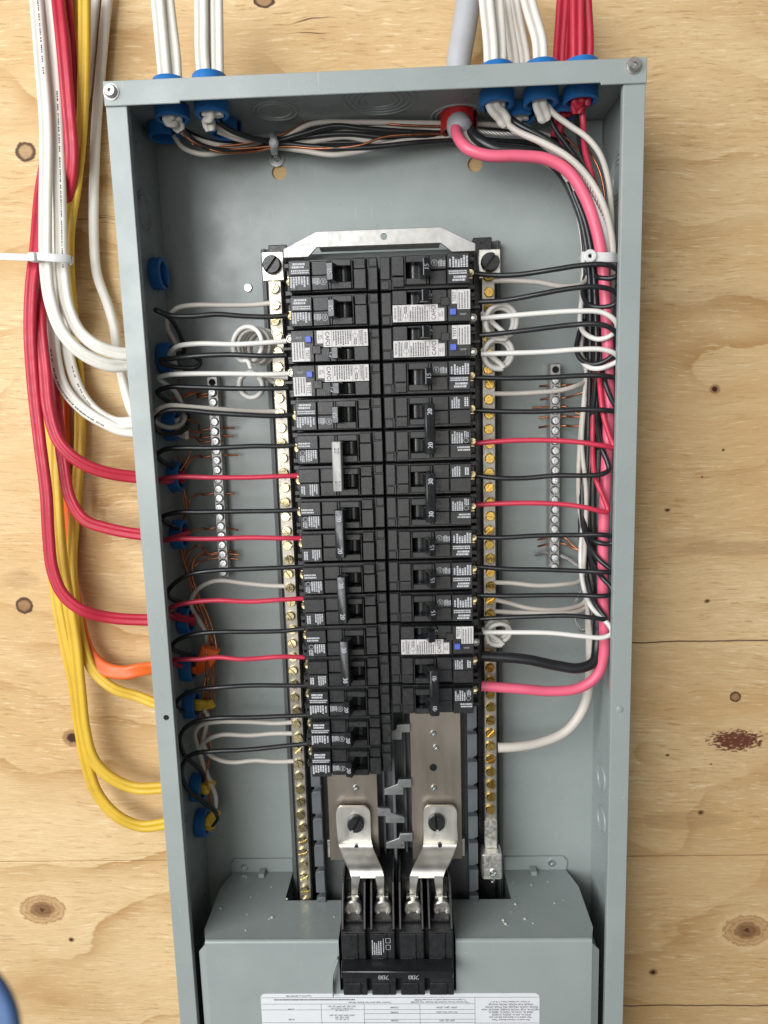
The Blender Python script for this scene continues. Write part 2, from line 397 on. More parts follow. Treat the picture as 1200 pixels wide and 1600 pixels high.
def tube(mb, C, r, n=10, prof=None, flat_ref=None, taper=None, twist=None):
    """C: centre points. prof: list of (a,b) factors. flat_ref: fixed reference vector for flat cables"""
    if prof is None: prof = [(math.cos(2 * PI * i / n), math.sin(2 * PI * i / n)) for i in range(n)]
    n = len(prof); N = None; rings = []; o = len(mb.v); k = len(C)
    for i in range(k):
        t = (C[min(i + 1, k - 1)] - C[max(i - 1, 0)])
        if t.length < 1e-9: t = Vector((0, 0, 1))
        t.normalize()
        if flat_ref is not None:
            b = t.cross(flat_ref)
            if b.length < .15 and N is not None: b = N - t * N.dot(t)
            b.normalize(); N = b
        else:
            if N is None:
                ref = Vector((0, 1, 0)) if abs(t.y) < .8 else Vector((1, 0, 0)); N = t.cross(ref).normalized()
            else:
                N = N - t * N.dot(t)
                N = N.normalized() if N.length > 1e-6 else t.orthogonal().normalized()
        b = N; c = t.cross(b)
        if twist:
            a = twist(i / (k - 1)); b, c = b * math.cos(a) + c * math.sin(a), c * math.cos(a) - b * math.sin(a)
        rr = r * (taper(i / (k - 1)) if taper else 1)
        for (pa, pb) in prof: mb.v.append(C[i] + b * (pa * rr) + c * (pb * rr))
    for i in range(k - 1):
        for j in range(n):
            q = (j + 1) % n; mb.f.append((o + i * n + j, o + i * n + q, o + (i + 1) * n + q, o + (i + 1) * n + j))
    mb.f.append(tuple(o + j for j in range(n))[::-1]); mb.f.append(tuple(o + (k - 1) * n + j for j in range(n)))
def flatprof(asp=.50, groove=.35, n=30):
    out = []; R_ = asp; c0 = 1 - R_
    for i in range(n):
        a = 2 * PI * i / n; x = math.cos(a)
        e = max(0.0, R_ * R_ - max(0.0, abs(x) - c0) ** 2) ** .5 / R_
        dip = 1 - groove * math.exp(-(x / .20) ** 2)
        lobe = (max(0.0, 1 - ((abs(x) - c0) / R_) ** 2)) ** .5 if abs(x) < c0 else 1
        h = R_ * e * max(dip * .35 + .65 * max(lobe, 1 - groove), .25) if groove > 0 else R_ * e
        out.append((x, math.copysign(h, math.sin(a))))
    return out
TWO = flatprof(); ROUND2 = flatprof(.8, .12)

# ------------------------------------------------------------------ plywood wall (two sheets with an open joint)
ZJ = -.5363
wall = empty('plywood_wall'); tag(wall, kind='structure')
mb = MB(); mb.box(-1.0, 1.0, 0, .018, ZJ + .00055, .9, .0006); ob('plywood_sheet', mb.mesh('plywood_sheet', 'ply', False), wall)
mb = MB(); mb.box(-1.0, 1.0, .0007, .0187, -1.6, ZJ - .00055, .0006); ob('plywood_sheet', mb.mesh('plywood_sheet', 'ply', False), wall)

# ------------------------------------------------------------------ enclosure
XL, XR, ZT, ZB, D, TH = -.18377, .18396, .11548, -.86, .0985, .0015
FL = .0145
def boolean_cut(o, cutters):
    for c in cutters:
        mod = o.modifiers.new('b', 'BOOLEAN'); mod.object = c; mod.operation = 'DIFFERENCE'; mod.solver = 'EXACT'
    dg = bpy.context.evaluated_depsgraph_get(); dg.update()
    me = bpy.data.meshes.new_from_object(o.evaluated_get(dg)); o.modifiers.clear(); o.data = me
    for c in cutters: bpy.data.objects.remove(c)
def cyl(x, z, r, y0, y1, n=28):
    mb = MB(); mb.lathe([(0, y0), (r, y0), (r, y1), (0, y1)], n, FACE @ Matrix.Identity(4))
    me = bpy.data.meshes.new('c'); me.from_pydata([(v.x + x, v.y, v.z + z) for v in mb.v], [], mb.f)
    bm = bmesh.new(); bm.from_mesh(me); bmesh.ops.remove_doubles(bm, verts=bm.verts[:], dist=1e-6); bmesh.ops.recalc_face_normals(bm, faces=bm.faces[:]); bm.to_mesh(me); bm.free()
    o = bpy.data.objects.new('c', me); COL.objects.link(o); return o
box = empty('panel_enclosure', (0, -.001, ZB)); box.location = (0, 0, 0)
tag(box, 'open grey steel breaker panel enclosure mounted on the plywood wall', 'panel box')
YB = -.0008
mb = MB(); mb.box(XL, XR, YB - TH, YB, ZB, ZT); bp = ob('back_panel', mb.mesh('back_panel', 'paint', False), box)
boolean_cut(bp, [cyl(-.0818, .0840, .0060, -.02, .01), cyl(.0792, .0842, .0060, -.02, .01)])
mb = MB(); mb.box(XL, XL + TH, -D, YB - TH, ZB, ZT, .0004); ob('side_wall', mb.mesh('side_wall', 'paint', False), box)
mb = MB(); mb.box(XR - TH, XR, -D, YB - TH, ZB, ZT, .0004); ob('side_wall', mb.mesh('side_wall', 'paint', False), box)
mb = MB(); mb.box(XL + TH, XR - TH, -D, YB - TH, ZT - TH, ZT, .0004); ob('top_wall', mb.mesh('top_wall', 'paint', False), box)
mb = MB(); mb.box(XL + TH, XR - TH, -D, YB - TH, ZB, ZB + TH); ob('bottom_wall', mb.mesh('bottom_wall', 'paint', False), box)
def flange(name, pts, holes=()):
    mb = MB(); mb.prism(pts, -D - .0004, -D + .0011, 'y', .0004); o = ob(name, mb.mesh(name, 'paint', False), box)
    if holes: boolean_cut(o, [cyl(x, z, r, -.2, -.05) for x, z, r in holes])
    return o
hl = U(260, 1121, -D); hr = U(968, 1108, -D)
flange('front_flange', [(XL - .0002, ZT - .004), (XL + FL, ZT - .006), (XL + FL, ZB), (XL - .0002, ZB)], [(hl.x, hl.z, .0023)])
flange('front_flange', [(XR + .0002, ZT - .004), (XR - FL, ZT - .006), (XR - FL, ZB), (XR + .0002, ZB)])
mb = MB(); mb.prism([(XL - .0003, ZT + .0003), (XR + .0003, ZT + .0003), (XR + .0003, ZT - FL - .0012), (XR - .030, ZT - FL - .0012), (XR - .030, ZT - FL + .0003), (XL + .052, ZT - FL + .0003), (XL + .052, ZT - FL - .0012), (XL - .0003, ZT - FL - .0012)], -D - .0021, -D - .0006, 'y', .0004)
ob('front_flange', mb.mesh('front_flange', 'paint', False), box)
# inner lip of the flanges
for x0, x1 in ((XL + FL - .0014, XL + FL), (XR - FL, XR - FL + .0014)):
    mb = MB(); mb.box(x0, x1, -D + .0012, -D + .006, ZB, ZT - FL, .0003); ob('flange_lip', mb.mesh('flange_lip', 'paint', False), box)
# pressed dimple on the right flange
mb = MB(); mb.lathe([(0, .0009), (.0018, .0009), (.0026, .0005), (.0028, 0)], 20, T(hr.x, -D - .0003, hr.z) @ FRONT); ob('dimple', mb.mesh('dimple', 'paint'), box)
# knockout rings
def ringmesh(r, t=.0011):
    mb = MB(); mb.lathe([(r + t * math.cos(a), t * math.sin(a)) for a in [2 * PI * i / 8 for i in range(8)]], 40, closed=True); return mb.mesh('knockout_ring', 'paint')
_rm = {}
def knock(loc, axis, radii):
    for r in radii:
        if r not in _rm: _rm[r] = ringmesh(r)
        o = ob('knockout_ring', _rm[r], box); o.location = loc
        o.rotation_euler = {'z': (0, 0, 0), 'x': (0, PI / 2, 0)}[axis]
zt_in = ZT - TH
for u, v, rr in ((430, 173, (.0125, .0165)), (593, 155, (.0125, .0165, .0215, .026)), (715, 180, (.0165, .020))):
    p = UZ(u, v, zt_in); knock(p, 'z', rr)
for u, v, rr in ((225, 330, (.0112, .0145)), (240, 428, (.0150,)), (268, 745, (.0150,))):
    p = UX(u, v, XL + TH); knock(p, 'x', rr)
for u, v, rr in ((965, 280, (.0112, .0145, .018)), (940, 1215, (.0112,)), (940, 1280, (.0112,)), (962, 420, (.0112,))):
    p = UX(u, v, XR - TH); knock(p, 'x', rr)
# folded corner tab at the back right
mb = MB(); mb.box(XR - TH - .017, XR - TH - .0005, YB - TH - .0016, YB - TH, ZT - TH - .019, ZT - TH - .001, .0003); ob('corner_tab', mb.mesh('corner_tab', 'paint', False), box)
def screw_head(r, h, slot='slot', washer=0.0, n=18):
    mb = MB()
    if washer: mb.lathe([(0, 0), (washer, 0), (washer, .0008), (0, .0008)], 22)
    b = .0008 if washer else 0
    if slot == 'slot':
        # head in two halves with a real slot between
        w = r * .14
        for s_ in (1, -1):
            a0 = math.asin(w / r); pts = [(r * math.cos(a), s_ * r * math.sin(a)) for a in [a0 + (PI - 2 * a0) * i / 10 for i in range(11)]]
            pts2 = [(p[0] * .86, p[1] * .86 + s_ * w * .14) for p in pts]
            k = len(pts); vs = [(p[0], p[1], b) for p in pts] + [(p[0], p[1], b + h * .75) for p in pts] + [(p[0], p[1], b + h) for p in pts2]
            fs = [(i, (i + 1) % k, k + (i + 1) % k, k + i) for i in range(k)] + [(k + i, k + (i + 1) % k, 2 * k + (i + 1) % k, 2 * k + i) for i in range(k)] + [tuple(2 * k + i for i in range(k))]
            if s_ < 0: fs = [f[::-1] for f in fs]
            mb.add(vs, fs)
        mb.lathe([(0, b + h * .35), (r * .97, b + h * .35)], 14)
    elif slot == 'cross':
        mb.lathe([(0, b), (r, b), (r, b + h * .5), (r * .8, b + h), (r * .30, b + h), (r * .22, b + h * .35), (0, b + h * .3)], n)
        for a in range(4):
            M = Matrix.Rotation(a * PI / 2 + .4, 4, 'Z'); mb.box(r * .26, r * .62, -r * .09, r * .09, b + h * .99, b + h * 1.04, 0, M)
    else:
        mb.lathe([(0, b), (r, b), (r, b + h * .6), (r * .85, b + h), (0, b + h)], n)
    return mb
SC = {
 'corner': screw_head(.0044, .0030, 'cross', .0054).mesh('screw', 'galv'),
 'small': screw_head(.0026, .0016, 'cross').mesh('screw', 'steel'),
 'pan': screw_head(.0036, .0020, 'cross', .0).mesh('screw', 'steel'),
 'gnd': MB().lathe([(.0030, 0), (.0033, .0012), (.0032, .0021), (.0027, .0026), (.0013, .0027), (.0011, .0020), (0, .0019)], 16).box(-.0024, .0024, -.0003, .0003, .0025, .00285).mesh('screw', 'screwmetal'),
 'ring': MB().lathe([(.0030, .0002), (.0037, .0002), (.0037, 0)], 18).mesh('screw_recess', 'hole'),
 'brass': screw_head(.0039, .0032, 'slot').mesh('screw', 'brass'),
 'brass2': screw_head(.0039, .0032, 'slot').mesh('screw', 'brass2'),
 'blk': screw_head(.0072, .0055, 'slot').mesh('bolt', 'black'),
 'mod': screw_head(.0033, .0018, 'hex').mesh('screw', 'steel'),
}
def put_screw(key, p, parent, ang=0.0, tilt=0.0, name='screw'):
    o = ob(name, SC[key], parent); o.location = p; o.rotation_euler = (PI / 2 + tilt, 0, 0)
    o.matrix_local = Matrix.Translation(p) @ Matrix.Rotation(PI / 2 + tilt, 4, 'X') @ Matrix.Rotation(ang, 4, 'Z'); return o
put_screw('corner', U(174, 144, -D - .002), box, .3); put_screw('corner', U(990, 103, -D - .002), box, 1.1)
put_screw('pan', U(388, 450, YB - TH), box, .8)

# ------------------------------------------------------------------ interior base tray
tray = empty('interior_tray', (0, YB - TH, 0)); tray.location = (0, 0, 0)
tag(tray, 'dark grey plastic base tray that carries the breakers and bars', 'base tray')
yb = YB - TH - .0003
mb = MB(); mb.box(-.072, .072, yb - .030, yb, -.60, .012, .0005); ob('base_plate', mb.mesh('base_plate', 'base'), tray)
for s_ in (-1, 1):
    x = s_ * .0985
    mb = MB(); mb.box(x, s_ * .0725, yb - .010, yb, -.575, .0215, .0005); ob('side_channel', mb.mesh('side_channel', 'base'), tray)
    mb = MB(); mb.box(s_ * .0965, s_ * .0945, yb - .0125, yb - .0101, -.575, .0215, .0004); ob('channel_ridge', mb.mesh('channel_ridge', 'base'), tray)
    mb = MB(); mb.box(s_ * .0895, s_ * .0745, yb - .024, yb - .0101, -.575, .0215, .0006); ob('bar_support', mb.mesh('bar_support', 'black'), tray)
    # toothed rail beside the bus bars
    x = s_ * .0665; mb = MB(); mb.box(x - .0028, x + .0028, yb - .041, yb - .0301, -.585, -.36, .0005)
    ob('rail', mb.mesh('rail', 'rail'), tray)
    tooth = MB(); tooth.prism([(-.0052, -.0105), (-.0052, .0085), (-.001, .0105), (.003, .0105), (.003, -.0105)], -.0065, 0, 'y', .0005)
    tm = tooth.mesh('rail_tooth', 'rail')
    for k in range(9):
        o = ob('rail_tooth', tm, tray); o.matrix_local = T(x, yb - .0412, -.372 - .0252 * k) @ Matrix.Rotation(0 if s_ < 0 else PI, 4, 'Y')
mb = MB(); mb.box(-.0012, .0012, yb - .050, yb - .0301, -.585, -.3, .0004); ob('centre_rib', mb.mesh('centre_rib', 'rail'), tray)
for s_ in (-1, 1):
    mb = MB(); mb.box(s_ * .0085, s_ * .0105, yb - .037, yb - .0301, -.52, -.3, .0004); ob('bus_rib', mb.mesh('bus_rib', 'rail'), tray)

# end bracket
br = empty('end_bracket'); tag(br, 'silver metal end bracket above the top breakers', 'bracket')
mb = MB(); mb.prism([(-.0475, .0245), (.0480, .0245), (.0740, .0115), (.0740, .0060), (.0560, .0060), (.0475, .0128), (-.0475, .0128), (-.0545, .0060), (-.0735, .0060), (-.0735, .0125)], -.0515, -.0495, 'y', .0003)
o = ob('plate', mb.mesh('plate', 'galv'), br); boolean_cut(o, [cyl(.0042, .0190, .0026, -.1, 0)])
for s_ in (-1, 1):
    mb = MB(); mb.prism([(s_ * .0735, .006), (s_ * .0735, .0125), (s_ * .0580, .0060)], -.0495, -.034, 'y', .0003); ob('bent_ear', mb.mesh('bent_ear', 'galv'), br)
mb = MB(); mb.box(-.046, .047, -.0492, -.036, .0125, .0143, .0003); ob('return_lip', mb.mesh('return_lip', 'galv'), br)

# ------------------------------------------------------------------ bus bars, stabs, straps
def bus(s_, z0, z1, screws, label):
    r = empty('bus_bar'); tag(r, label, 'bus bar', 'bus bars under the breakers')
    xa, xb = s_ * .0145, s_ * .0580
    mb = MB(); mb.box(xa, xb, -.0492, -.0462, z0, z1, .0005); ob('bar', mb.mesh('bar', 'bus'), r)
    for (x, z, k) in screws:
        put_screw(k, (x, -.0492, z), r, random.random() * 3)
    return r
sR = [U(677, 1146, -.0492), U(681, 1168, -.0492), U(678, 1231, -.0492)]
b1 = bus(1, -.503, -.30, [(p.x, p.z, 'small') for p in sR], 'wide tinned bus bar with rivets below the right breaker column')
p = U(677, 1199, -.0492); mb = MB(); mb.lathe([(0, 0), (.0028, 0), (.0032, .0003), (.0032, .0005), (.0022, .0005), (.0022, .0002), (0, .0002)], 18, T(p.x, -.0492, p.z) @ FRONT); ob('dark_hole', mb.mesh('dark_hole', 'hole'), b1)
p = U(556, 1231, -.0492)
b2 = bus(-1, -.503, -.36, [(p.x, p.z, 'small')], 'wide tinned bus bar with one rivet below the left breaker column')
for b_, s_ in ((b1, 1), (b2, -1)):
    mb = MB(); mb.box(s_ * .0145, s_ * .0605, -.0460, -.0400, -.5025, -.4860, .0004); ob('end_tab', mb.mesh('end_tab', 'alu2'), b_)
# stab fingers (alternating from the two bars)
stab = [(1, 1142, -1), (1, 1228, -1), (-1, 1272, 1), (1, 1312, -1)]
fm = MB(); fm.prism([(.0150, .0065), (.0040, .0065), (.0030, .0022), (-.0085, -.0020), (-.0085, -.0075), (.0080, -.0075), (.0080, -.0010), (.0150, -.0010)], -.0535, -.0505, 'y', .0004)
fmm = fm.mesh('stab', 'stabmetal')
for s_, v, _ in stab:
    p = U(617, v, -.052); o = ob('stab', fmm, b1 if s_ > 0 else b2)
    o.matrix_local = T(0, 0, p.z) @ (Matrix.Identity(4) if s_ > 0 else Matrix.Scale(-1, 4, (1, 0, 0)))
    if s_ < 0:
        q = MB(); q.add([(-v_.x, v_.y, v_.z) for v_ in fm.v], [f[::-1] for f in fm.f]); o.data = q.mesh('stab', 'stabmetal'); o.matrix_local = T(0, 0, p.z)

def strap(rows, prongs, label, bolt, s_):
    r = empty('connector_strap'); tag(r, label, 'strap')
    def sheet(rows, th=.0026):
        mb = MB(); n = 8; C = []
        L_ = spline([U(a[1], a[0], a[3]) for a in rows], 6); R_ = spline([U(a[2], a[0], a[3]) for a in rows], 6)
        k = len(L_); bm = bmesh.new(); g = [[bm.verts.new(L_[i].lerp(R_[i], j / n)) for j in range(n + 1)] for i in range(k)]
        for i in range(k - 1):
            for j in range(n): bm.faces.new((g[i][j], g[i + 1][j], g[i + 1][j + 1], g[i][j + 1]))
        bmesh.ops.recalc_face_normals(bm, faces=bm.faces[:])
        if sum(f.normal.y for f in bm.faces) > 0: bmesh.ops.reverse_faces(bm, faces=bm.faces[:])
        bmesh.ops.solidify(bm, geom=bm.faces[:], thickness=th)
        mb.bm(bm); return mb
    ob('strap_plate', sheet(rows).mesh('strap_plate', 'alu', True, 50), r)
    for q in prongs: ob('prong', sheet(q).mesh('prong', 'alu', True, 50), r)
    p = U(bolt[0], bolt[1], -.0575)
    put_screw('blk', p, r, 1.35 + .3 * s_, name='bolt')
    h = U(bolt[2], bolt[3], -.0545); mb = MB(); mb.lathe([(0, 0), (.0016, 0), (.0018, .0009), (0, .0009)], 14, T(h.x, -.0568, h.z) @ FRONT); ob('hole', mb.mesh('hole', 'hole'), r)
    mb = MB(); put_text(mb, '5541 15' if s_ < 0 else '5541 35', p.x, -.0586, p.z - .0105, .0036, PI); ob('stamped_number', mb.mesh('stamped_number', 'print', False), r)
    for pr in prongs:
        pass
    return r
Y1, Y2 = -.0568, -.0800
strap([(1261, 531, 571, Y1), (1267, 526, 577, Y1), (1290, 526, 579, Y1), (1312, 528, 580, Y1), (1322, 530, 582, Y1), (1340, 537, 589, -.066), (1358, 545, 597, -.076), (1372, 549, 600, Y2)],
      [[(1370, 549, 563, Y2), (1385, 549, 560, Y2), (1402, 549, 559, Y2 + .002), (1408, 548, 560, Y2 + .003)], [(1370, 586, 600, Y2), (1385, 589, 600, Y2), (1402, 590, 600, Y2 + .002), (1408, 589, 601, Y2 + .003)]],
      'left silver strap bending from the bus bar down to the main breaker', (556, 1285, 557, 1320), -1)
strap([(1260, 668, 708, Y1), (1266, 663, 713, Y1), (1290, 662, 714, Y1), (1312, 662, 715, Y1), (1322, 661, 713, Y1), (1340, 653, 706, -.066), (1358, 644, 697, -.076), (1372, 640, 692, Y2)],
      [[(1370, 640, 654, Y2), (1385, 640, 651, Y2), (1402, 640, 650, Y2 + .002), (1408, 639, 651, Y2 + .003)], [(1370, 678, 692, Y2), (1385, 680, 692, Y2), (1402, 682, 692, Y2 + .002), (1408, 681, 693, Y2 + .003)]],
      'right silver strap bending from the bus bar down to the main breaker', (682, 1283, 687, 1318), 1)

# ------------------------------------------------------------------ neutral bars and ground bars
def bar(name, p0, p1, w, d, mtl, label, cat, screws, key, jitter=.0):
    r = empty(name); tag(r, label, cat)
    mb = MB(); y = p0.y
    mb.prism([(p0.x - w / 2, p0.z), (p0.x + w / 2, p0.z), (p1.x + w / 2, p1.z), (p1.x - w / 2, p1.z)], y, y + d, 'y', .0006)
    ob('bar', mb.mesh('bar', mtl), r)
    for (t, k) in screws:
        p = p0.lerp(p1, t); put_screw(k, (p.x + random.uniform(-1, 1) * jitter, y, p.z), r, random.random() * 3.1, random.uniform(-.08, .08))
        if k == 'gnd': put_screw('ring', (p.x, y - .0001, p.z), r, name='screw_recess')
    return r
yN = -.042
pa, pb = Vector((-.0832, yN, .000)), Vector((-.0826, yN, -.560))
nl = bar('neutral_bar', pa, pb, .0105, .010, 'barmetal', 'silver neutral bar with screws left of the breakers', 'neutral bar', [((.0155 + i * .0121) / .56, 'brass2') for i in range(45)], 'brass2', .0008)
pa2, pb2 = Vector((.0846, yN, .000)), Vector((.0838, yN, -.487))
vis = [((.0118 + i * .0118) / .487, 'brass') for i in range(39)]
nr = bar('neutral_bar', pa2, pb2, .0105, .010, 'barmetal', 'silver neutral bar with brass screws right of the breakers', 'neutral bar', vis, 'brass', .0006)
for r, p in ((nl, U(426, 415, yN - .002)), (nr, U(765, 411, yN - .002))):
    mb = MB(); mb.box(p.x - .0085, p.x + .0085, yN - .0022, yN + .006, p.z - .0115, p.z + .0105, .0006); ob('end_lug', mb.mesh('end_lug', 'alu2'), r)
    put_screw('blk', (p.x, yN - .0024, p.z), r, .9, name='bolt')
p = U(768, 1352, yN - .006)
mb = MB(); mb.box(p.x - .0085, p.x + .0085, yN - .012, yN + .004, p.z - .010, p.z + .014, .0012); ob('lug_block', mb.mesh('lug_block', 'alu2'), nr)
mb = MB(); mb.box(p.x - .0055, p.x + .0055, yN - .0030, yN + .001, p.z + .0142, p.z + .040, .0006); ob('lug_tongue', mb.mesh('lug_tongue', 'alu2'), nr)
put_screw('pan', (p.x + .001, yN - .012, p.z - .003), nr, .2)
p = U(769, 1376, yN + .01); put_screw('small', p, nr, .3)
yG = -.015
ga, gb = U(331, 588, yG), U(350, 902, yG)
gl = bar('ground_bar', ga, gb, .0092, .0105, 'galv', 'narrow zinc ground bar with screws on the left of the back panel', 'ground bar', [((.0135 + i * .0082) / (ga - gb).length, 'gnd') for i in range(20)], 'gnd', .0004)
ga2, gb2 = U(868, 568, yG), U(866, 888, yG)
gr = bar('ground_bar', ga2, gb2, .0092, .0105, 'galv', 'narrow zinc ground bar with screws on the right of the back panel', 'ground bar', [((.0135 + i * .0084) / (ga2 - gb2).length, 'gnd') for i in range(20)], 'gnd', .0004)
for r, a in ((gl, ga), (gr, ga2)):
    mb = MB(); mb.lathe([(0, .0003), (.0028, .0003), (.0028, 0)], 18, T(a.x, yG - .0002, a.z - .005) @ FRONT); ob('screw_hole', mb.mesh('screw_hole', 'hole'), r)

# ------------------------------------------------------------------ branch breakers (built as in the right column: x = 0 at the seam, outward is +x)
P = .0254
YF = -.0835
def base_body(zh=.0123, window=(.0195, .0345, -.0052, .0058), low=True, plateau=True, zoff=0.0, lab=(.0493, .0652)):
    mb = MB(); b = .00045; z = zoff
    x0, x1, za, zb = window; za += z; zb += z
    mb.box(.0005, .0655, -.066, -.033, z - zh, z + zh, b)                 # core
    mb.box(.0656, .0705, -.0585, -.033, z - zh + .0006, z + zh - .0006, b)  # terminal shelf
    for sg in (-1, 1): mb.box(.0656, .0712, -.066, -.0586, z + sg * (zh - .0005), z + sg * (zh - .0042), b)   # cheeks round the terminal
    mb.box(.0005, .0085, -.0750, -.0661, z - zh + .0003, z + zh - .0003, b)      # tail
    mb.box(.0006, .0078, -.0768, -.0751, z - .0045, z + .0115, b)
    mb.box(.0008, .0070, -.0760, -.0751, z - .0115, z - .0052, b)
    mb.box(.0086, .0655, -.0765, -.0661, z - zh + .0004, za - .0006, b)          # shoulder below the window row
    mb.box(.0086, .0655, -.0765, -.0661, zb + .0006, z + zh - .0004, b)
    mb.box(.0086, x0, -.0765, -.0661, za - .0005, zb + .0005, b)
    mb.box(x1, .0655, -.0765, -.0661, za - .0005, zb + .0005, b)
    if plateau:
        mb.box(.0090, .0180, -.0815, -.0766, z - .0030, z + .0110, b); mb.box(.0094, .0180, -.0800, -.0766, z - .0108, z - .0034, b)
        for i in range(5): mb.box(.0098 + .0016 * i, .0106 + .0016 * i, -.0806, -.0801, z - .0100, z - .0060)
        # window frame
        mb.box(.0184, x0, -.0832, -.0766, za - .0046, zb + .0050, b); mb.box(x1, .0362, -.0832, -.0766, za - .0046, zb + .0050, b)
        mb.box(x0 + .0001, x1 - .0001, -.0832, -.0766, za - .0046, za, b); mb.box(x0 + .0001, x1 - .0001, -.0832, -.0766, zb, zb + .0050, b)
        mb.box(.0366, .0488, -.0818, -.0766, z + .0006, z + .0110, b); mb.box(.0366, .0488, -.0802, -.0766, z - .0098, z + .0002, b)
        for i in range(6): mb.box(.0384 + .0015 * i, .0391 + .0015 * i, -.0822, -.0819, z + .0082, z + .0106)
        mb.box(lab[0], lab[1], YF, -.0766, z + .0008, z + .0113, b); mb.box(lab[0], lab[1], YF + .0004, -.0766, z - .0100, z + .0005, b)
    return mb
def handle_parts(z, hw=.0062, x=0.0):
    h = MB()
    h.prism([(.0262 + x, -.0665), (.0330 + x, -.0665), (.0368 + x, -.0930), (.0318 + x, -.0952), (.0300 + x, -.0890)], z - hw, z + hw, 'z', .0005)
    bl = MB(); M = T(.0256 + x, -.0695, z - hw + .0003); bl.lathe([(0, 0), (.0058, 0), (.0058, 2 * hw - .0006), (0, 2 * hw - .0006)], 20, M)
    return h, bl
def terminal(z):
    mb = MB(); M = T(.0682, -.0586, z) @ FRONT
    mb.lathe([(0, 0), (.0030, 0), (.0030, .0024), (.0024, .0030), (0, .0026)], 14, M); mb.box(.0660, .0700, -.0612, -.0586, z - .0044, z - .0034, .0003)
    return mb
def label_print(mb, z, seed, dense=True):
    y = YF - .00012
    if dense:
        dashes(mb, .0506, .0522, z + .0018, z + .0072, y, 1, True, .75, seed, .0004, .0009, 0); dashes(mb, .0528, .0646, z + .0013, z + .0109, y, 6, True, .68, seed + 1, .0005, .0014, .45)
        dashes(mb, .0503, .0645, z - .0036, z - .0006, y + .0004, 2, False, .66, seed + 2, .0004, .0012, .15); dashes(mb, .0530, .0635, z - .0086, z - .0044, y + .0004, 2, False, .72, seed + 3, .0005, .0015, .3)
        ringmark(mb, .0402, z + .0052, .0022, -.08192); dashes(mb, .0394, .0411, z + .0040, z + .0064, -.08193, 2, True, .4, seed, .0006, .0012, 0)
        dashes(mb, .0428, .0484, z + .0026, z + .0075, -.08192, 5, True, .60, seed + 4, .0004, .0010, .2)
    else:
        dashes(mb, .0506, .0572, z + .0018, z + .0106, y, 4, True, .66, seed, .0004, .0010, .35); dashes(mb, .0602, .0636, z + .0030, z + .0098, y, 2, True, .66, seed + 1, .0006, .0014, .2)
def dense2(mb, z, seed):
    y = YF - .00012
    dashes(mb, .0503, .0590, z + .0010, z + .0104, y, 5, True, .66, seed, .0004, .0012, .4); ringmark(mb, .0612, z + .0030, .0018, y); dashes(mb, .0597, .0634, z + .0054, z + .0102, y, 3, True, .6, seed + 1, .0004, .0012, .3)
    dashes(mb, .0545, .0645, z - .0050, z - .0010, y + .0004, 2, False, .62, seed + 2, .0005, .0012, .2)
def proto_single(amp, seed):
    parts = [('body', base_body().mesh('body', 'black', False))]
    h, bl = handle_parts(.0003); parts.append(('handle', h.mesh('handle', 'blackg'))); parts.append(('pivot', bl.mesh('pivot', 'blackg')))
    t = terminal(.0012); parts.append(('terminal_screw', t.mesh('terminal_screw', 'brass2')))
    mb = MB(); label_print(mb, 0, seed); parts.append(('printed_label', mb.mesh('printed_label', 'print', False)))
    mb = MB(); put_text(mb, amp, 0, 0, 0, .0050, PI / 2, .9, .00012); sh = .0368 - .0318
    vs = [(.0343 + v.x * .92, -.0941 - .00050 + (v.x) * (.0022 / sh), v.z + .0003) for v in mb.v]
    parts.append(('rating_number', new_mesh('rating_number', vs, mb.f, 'print', False)))
    return parts
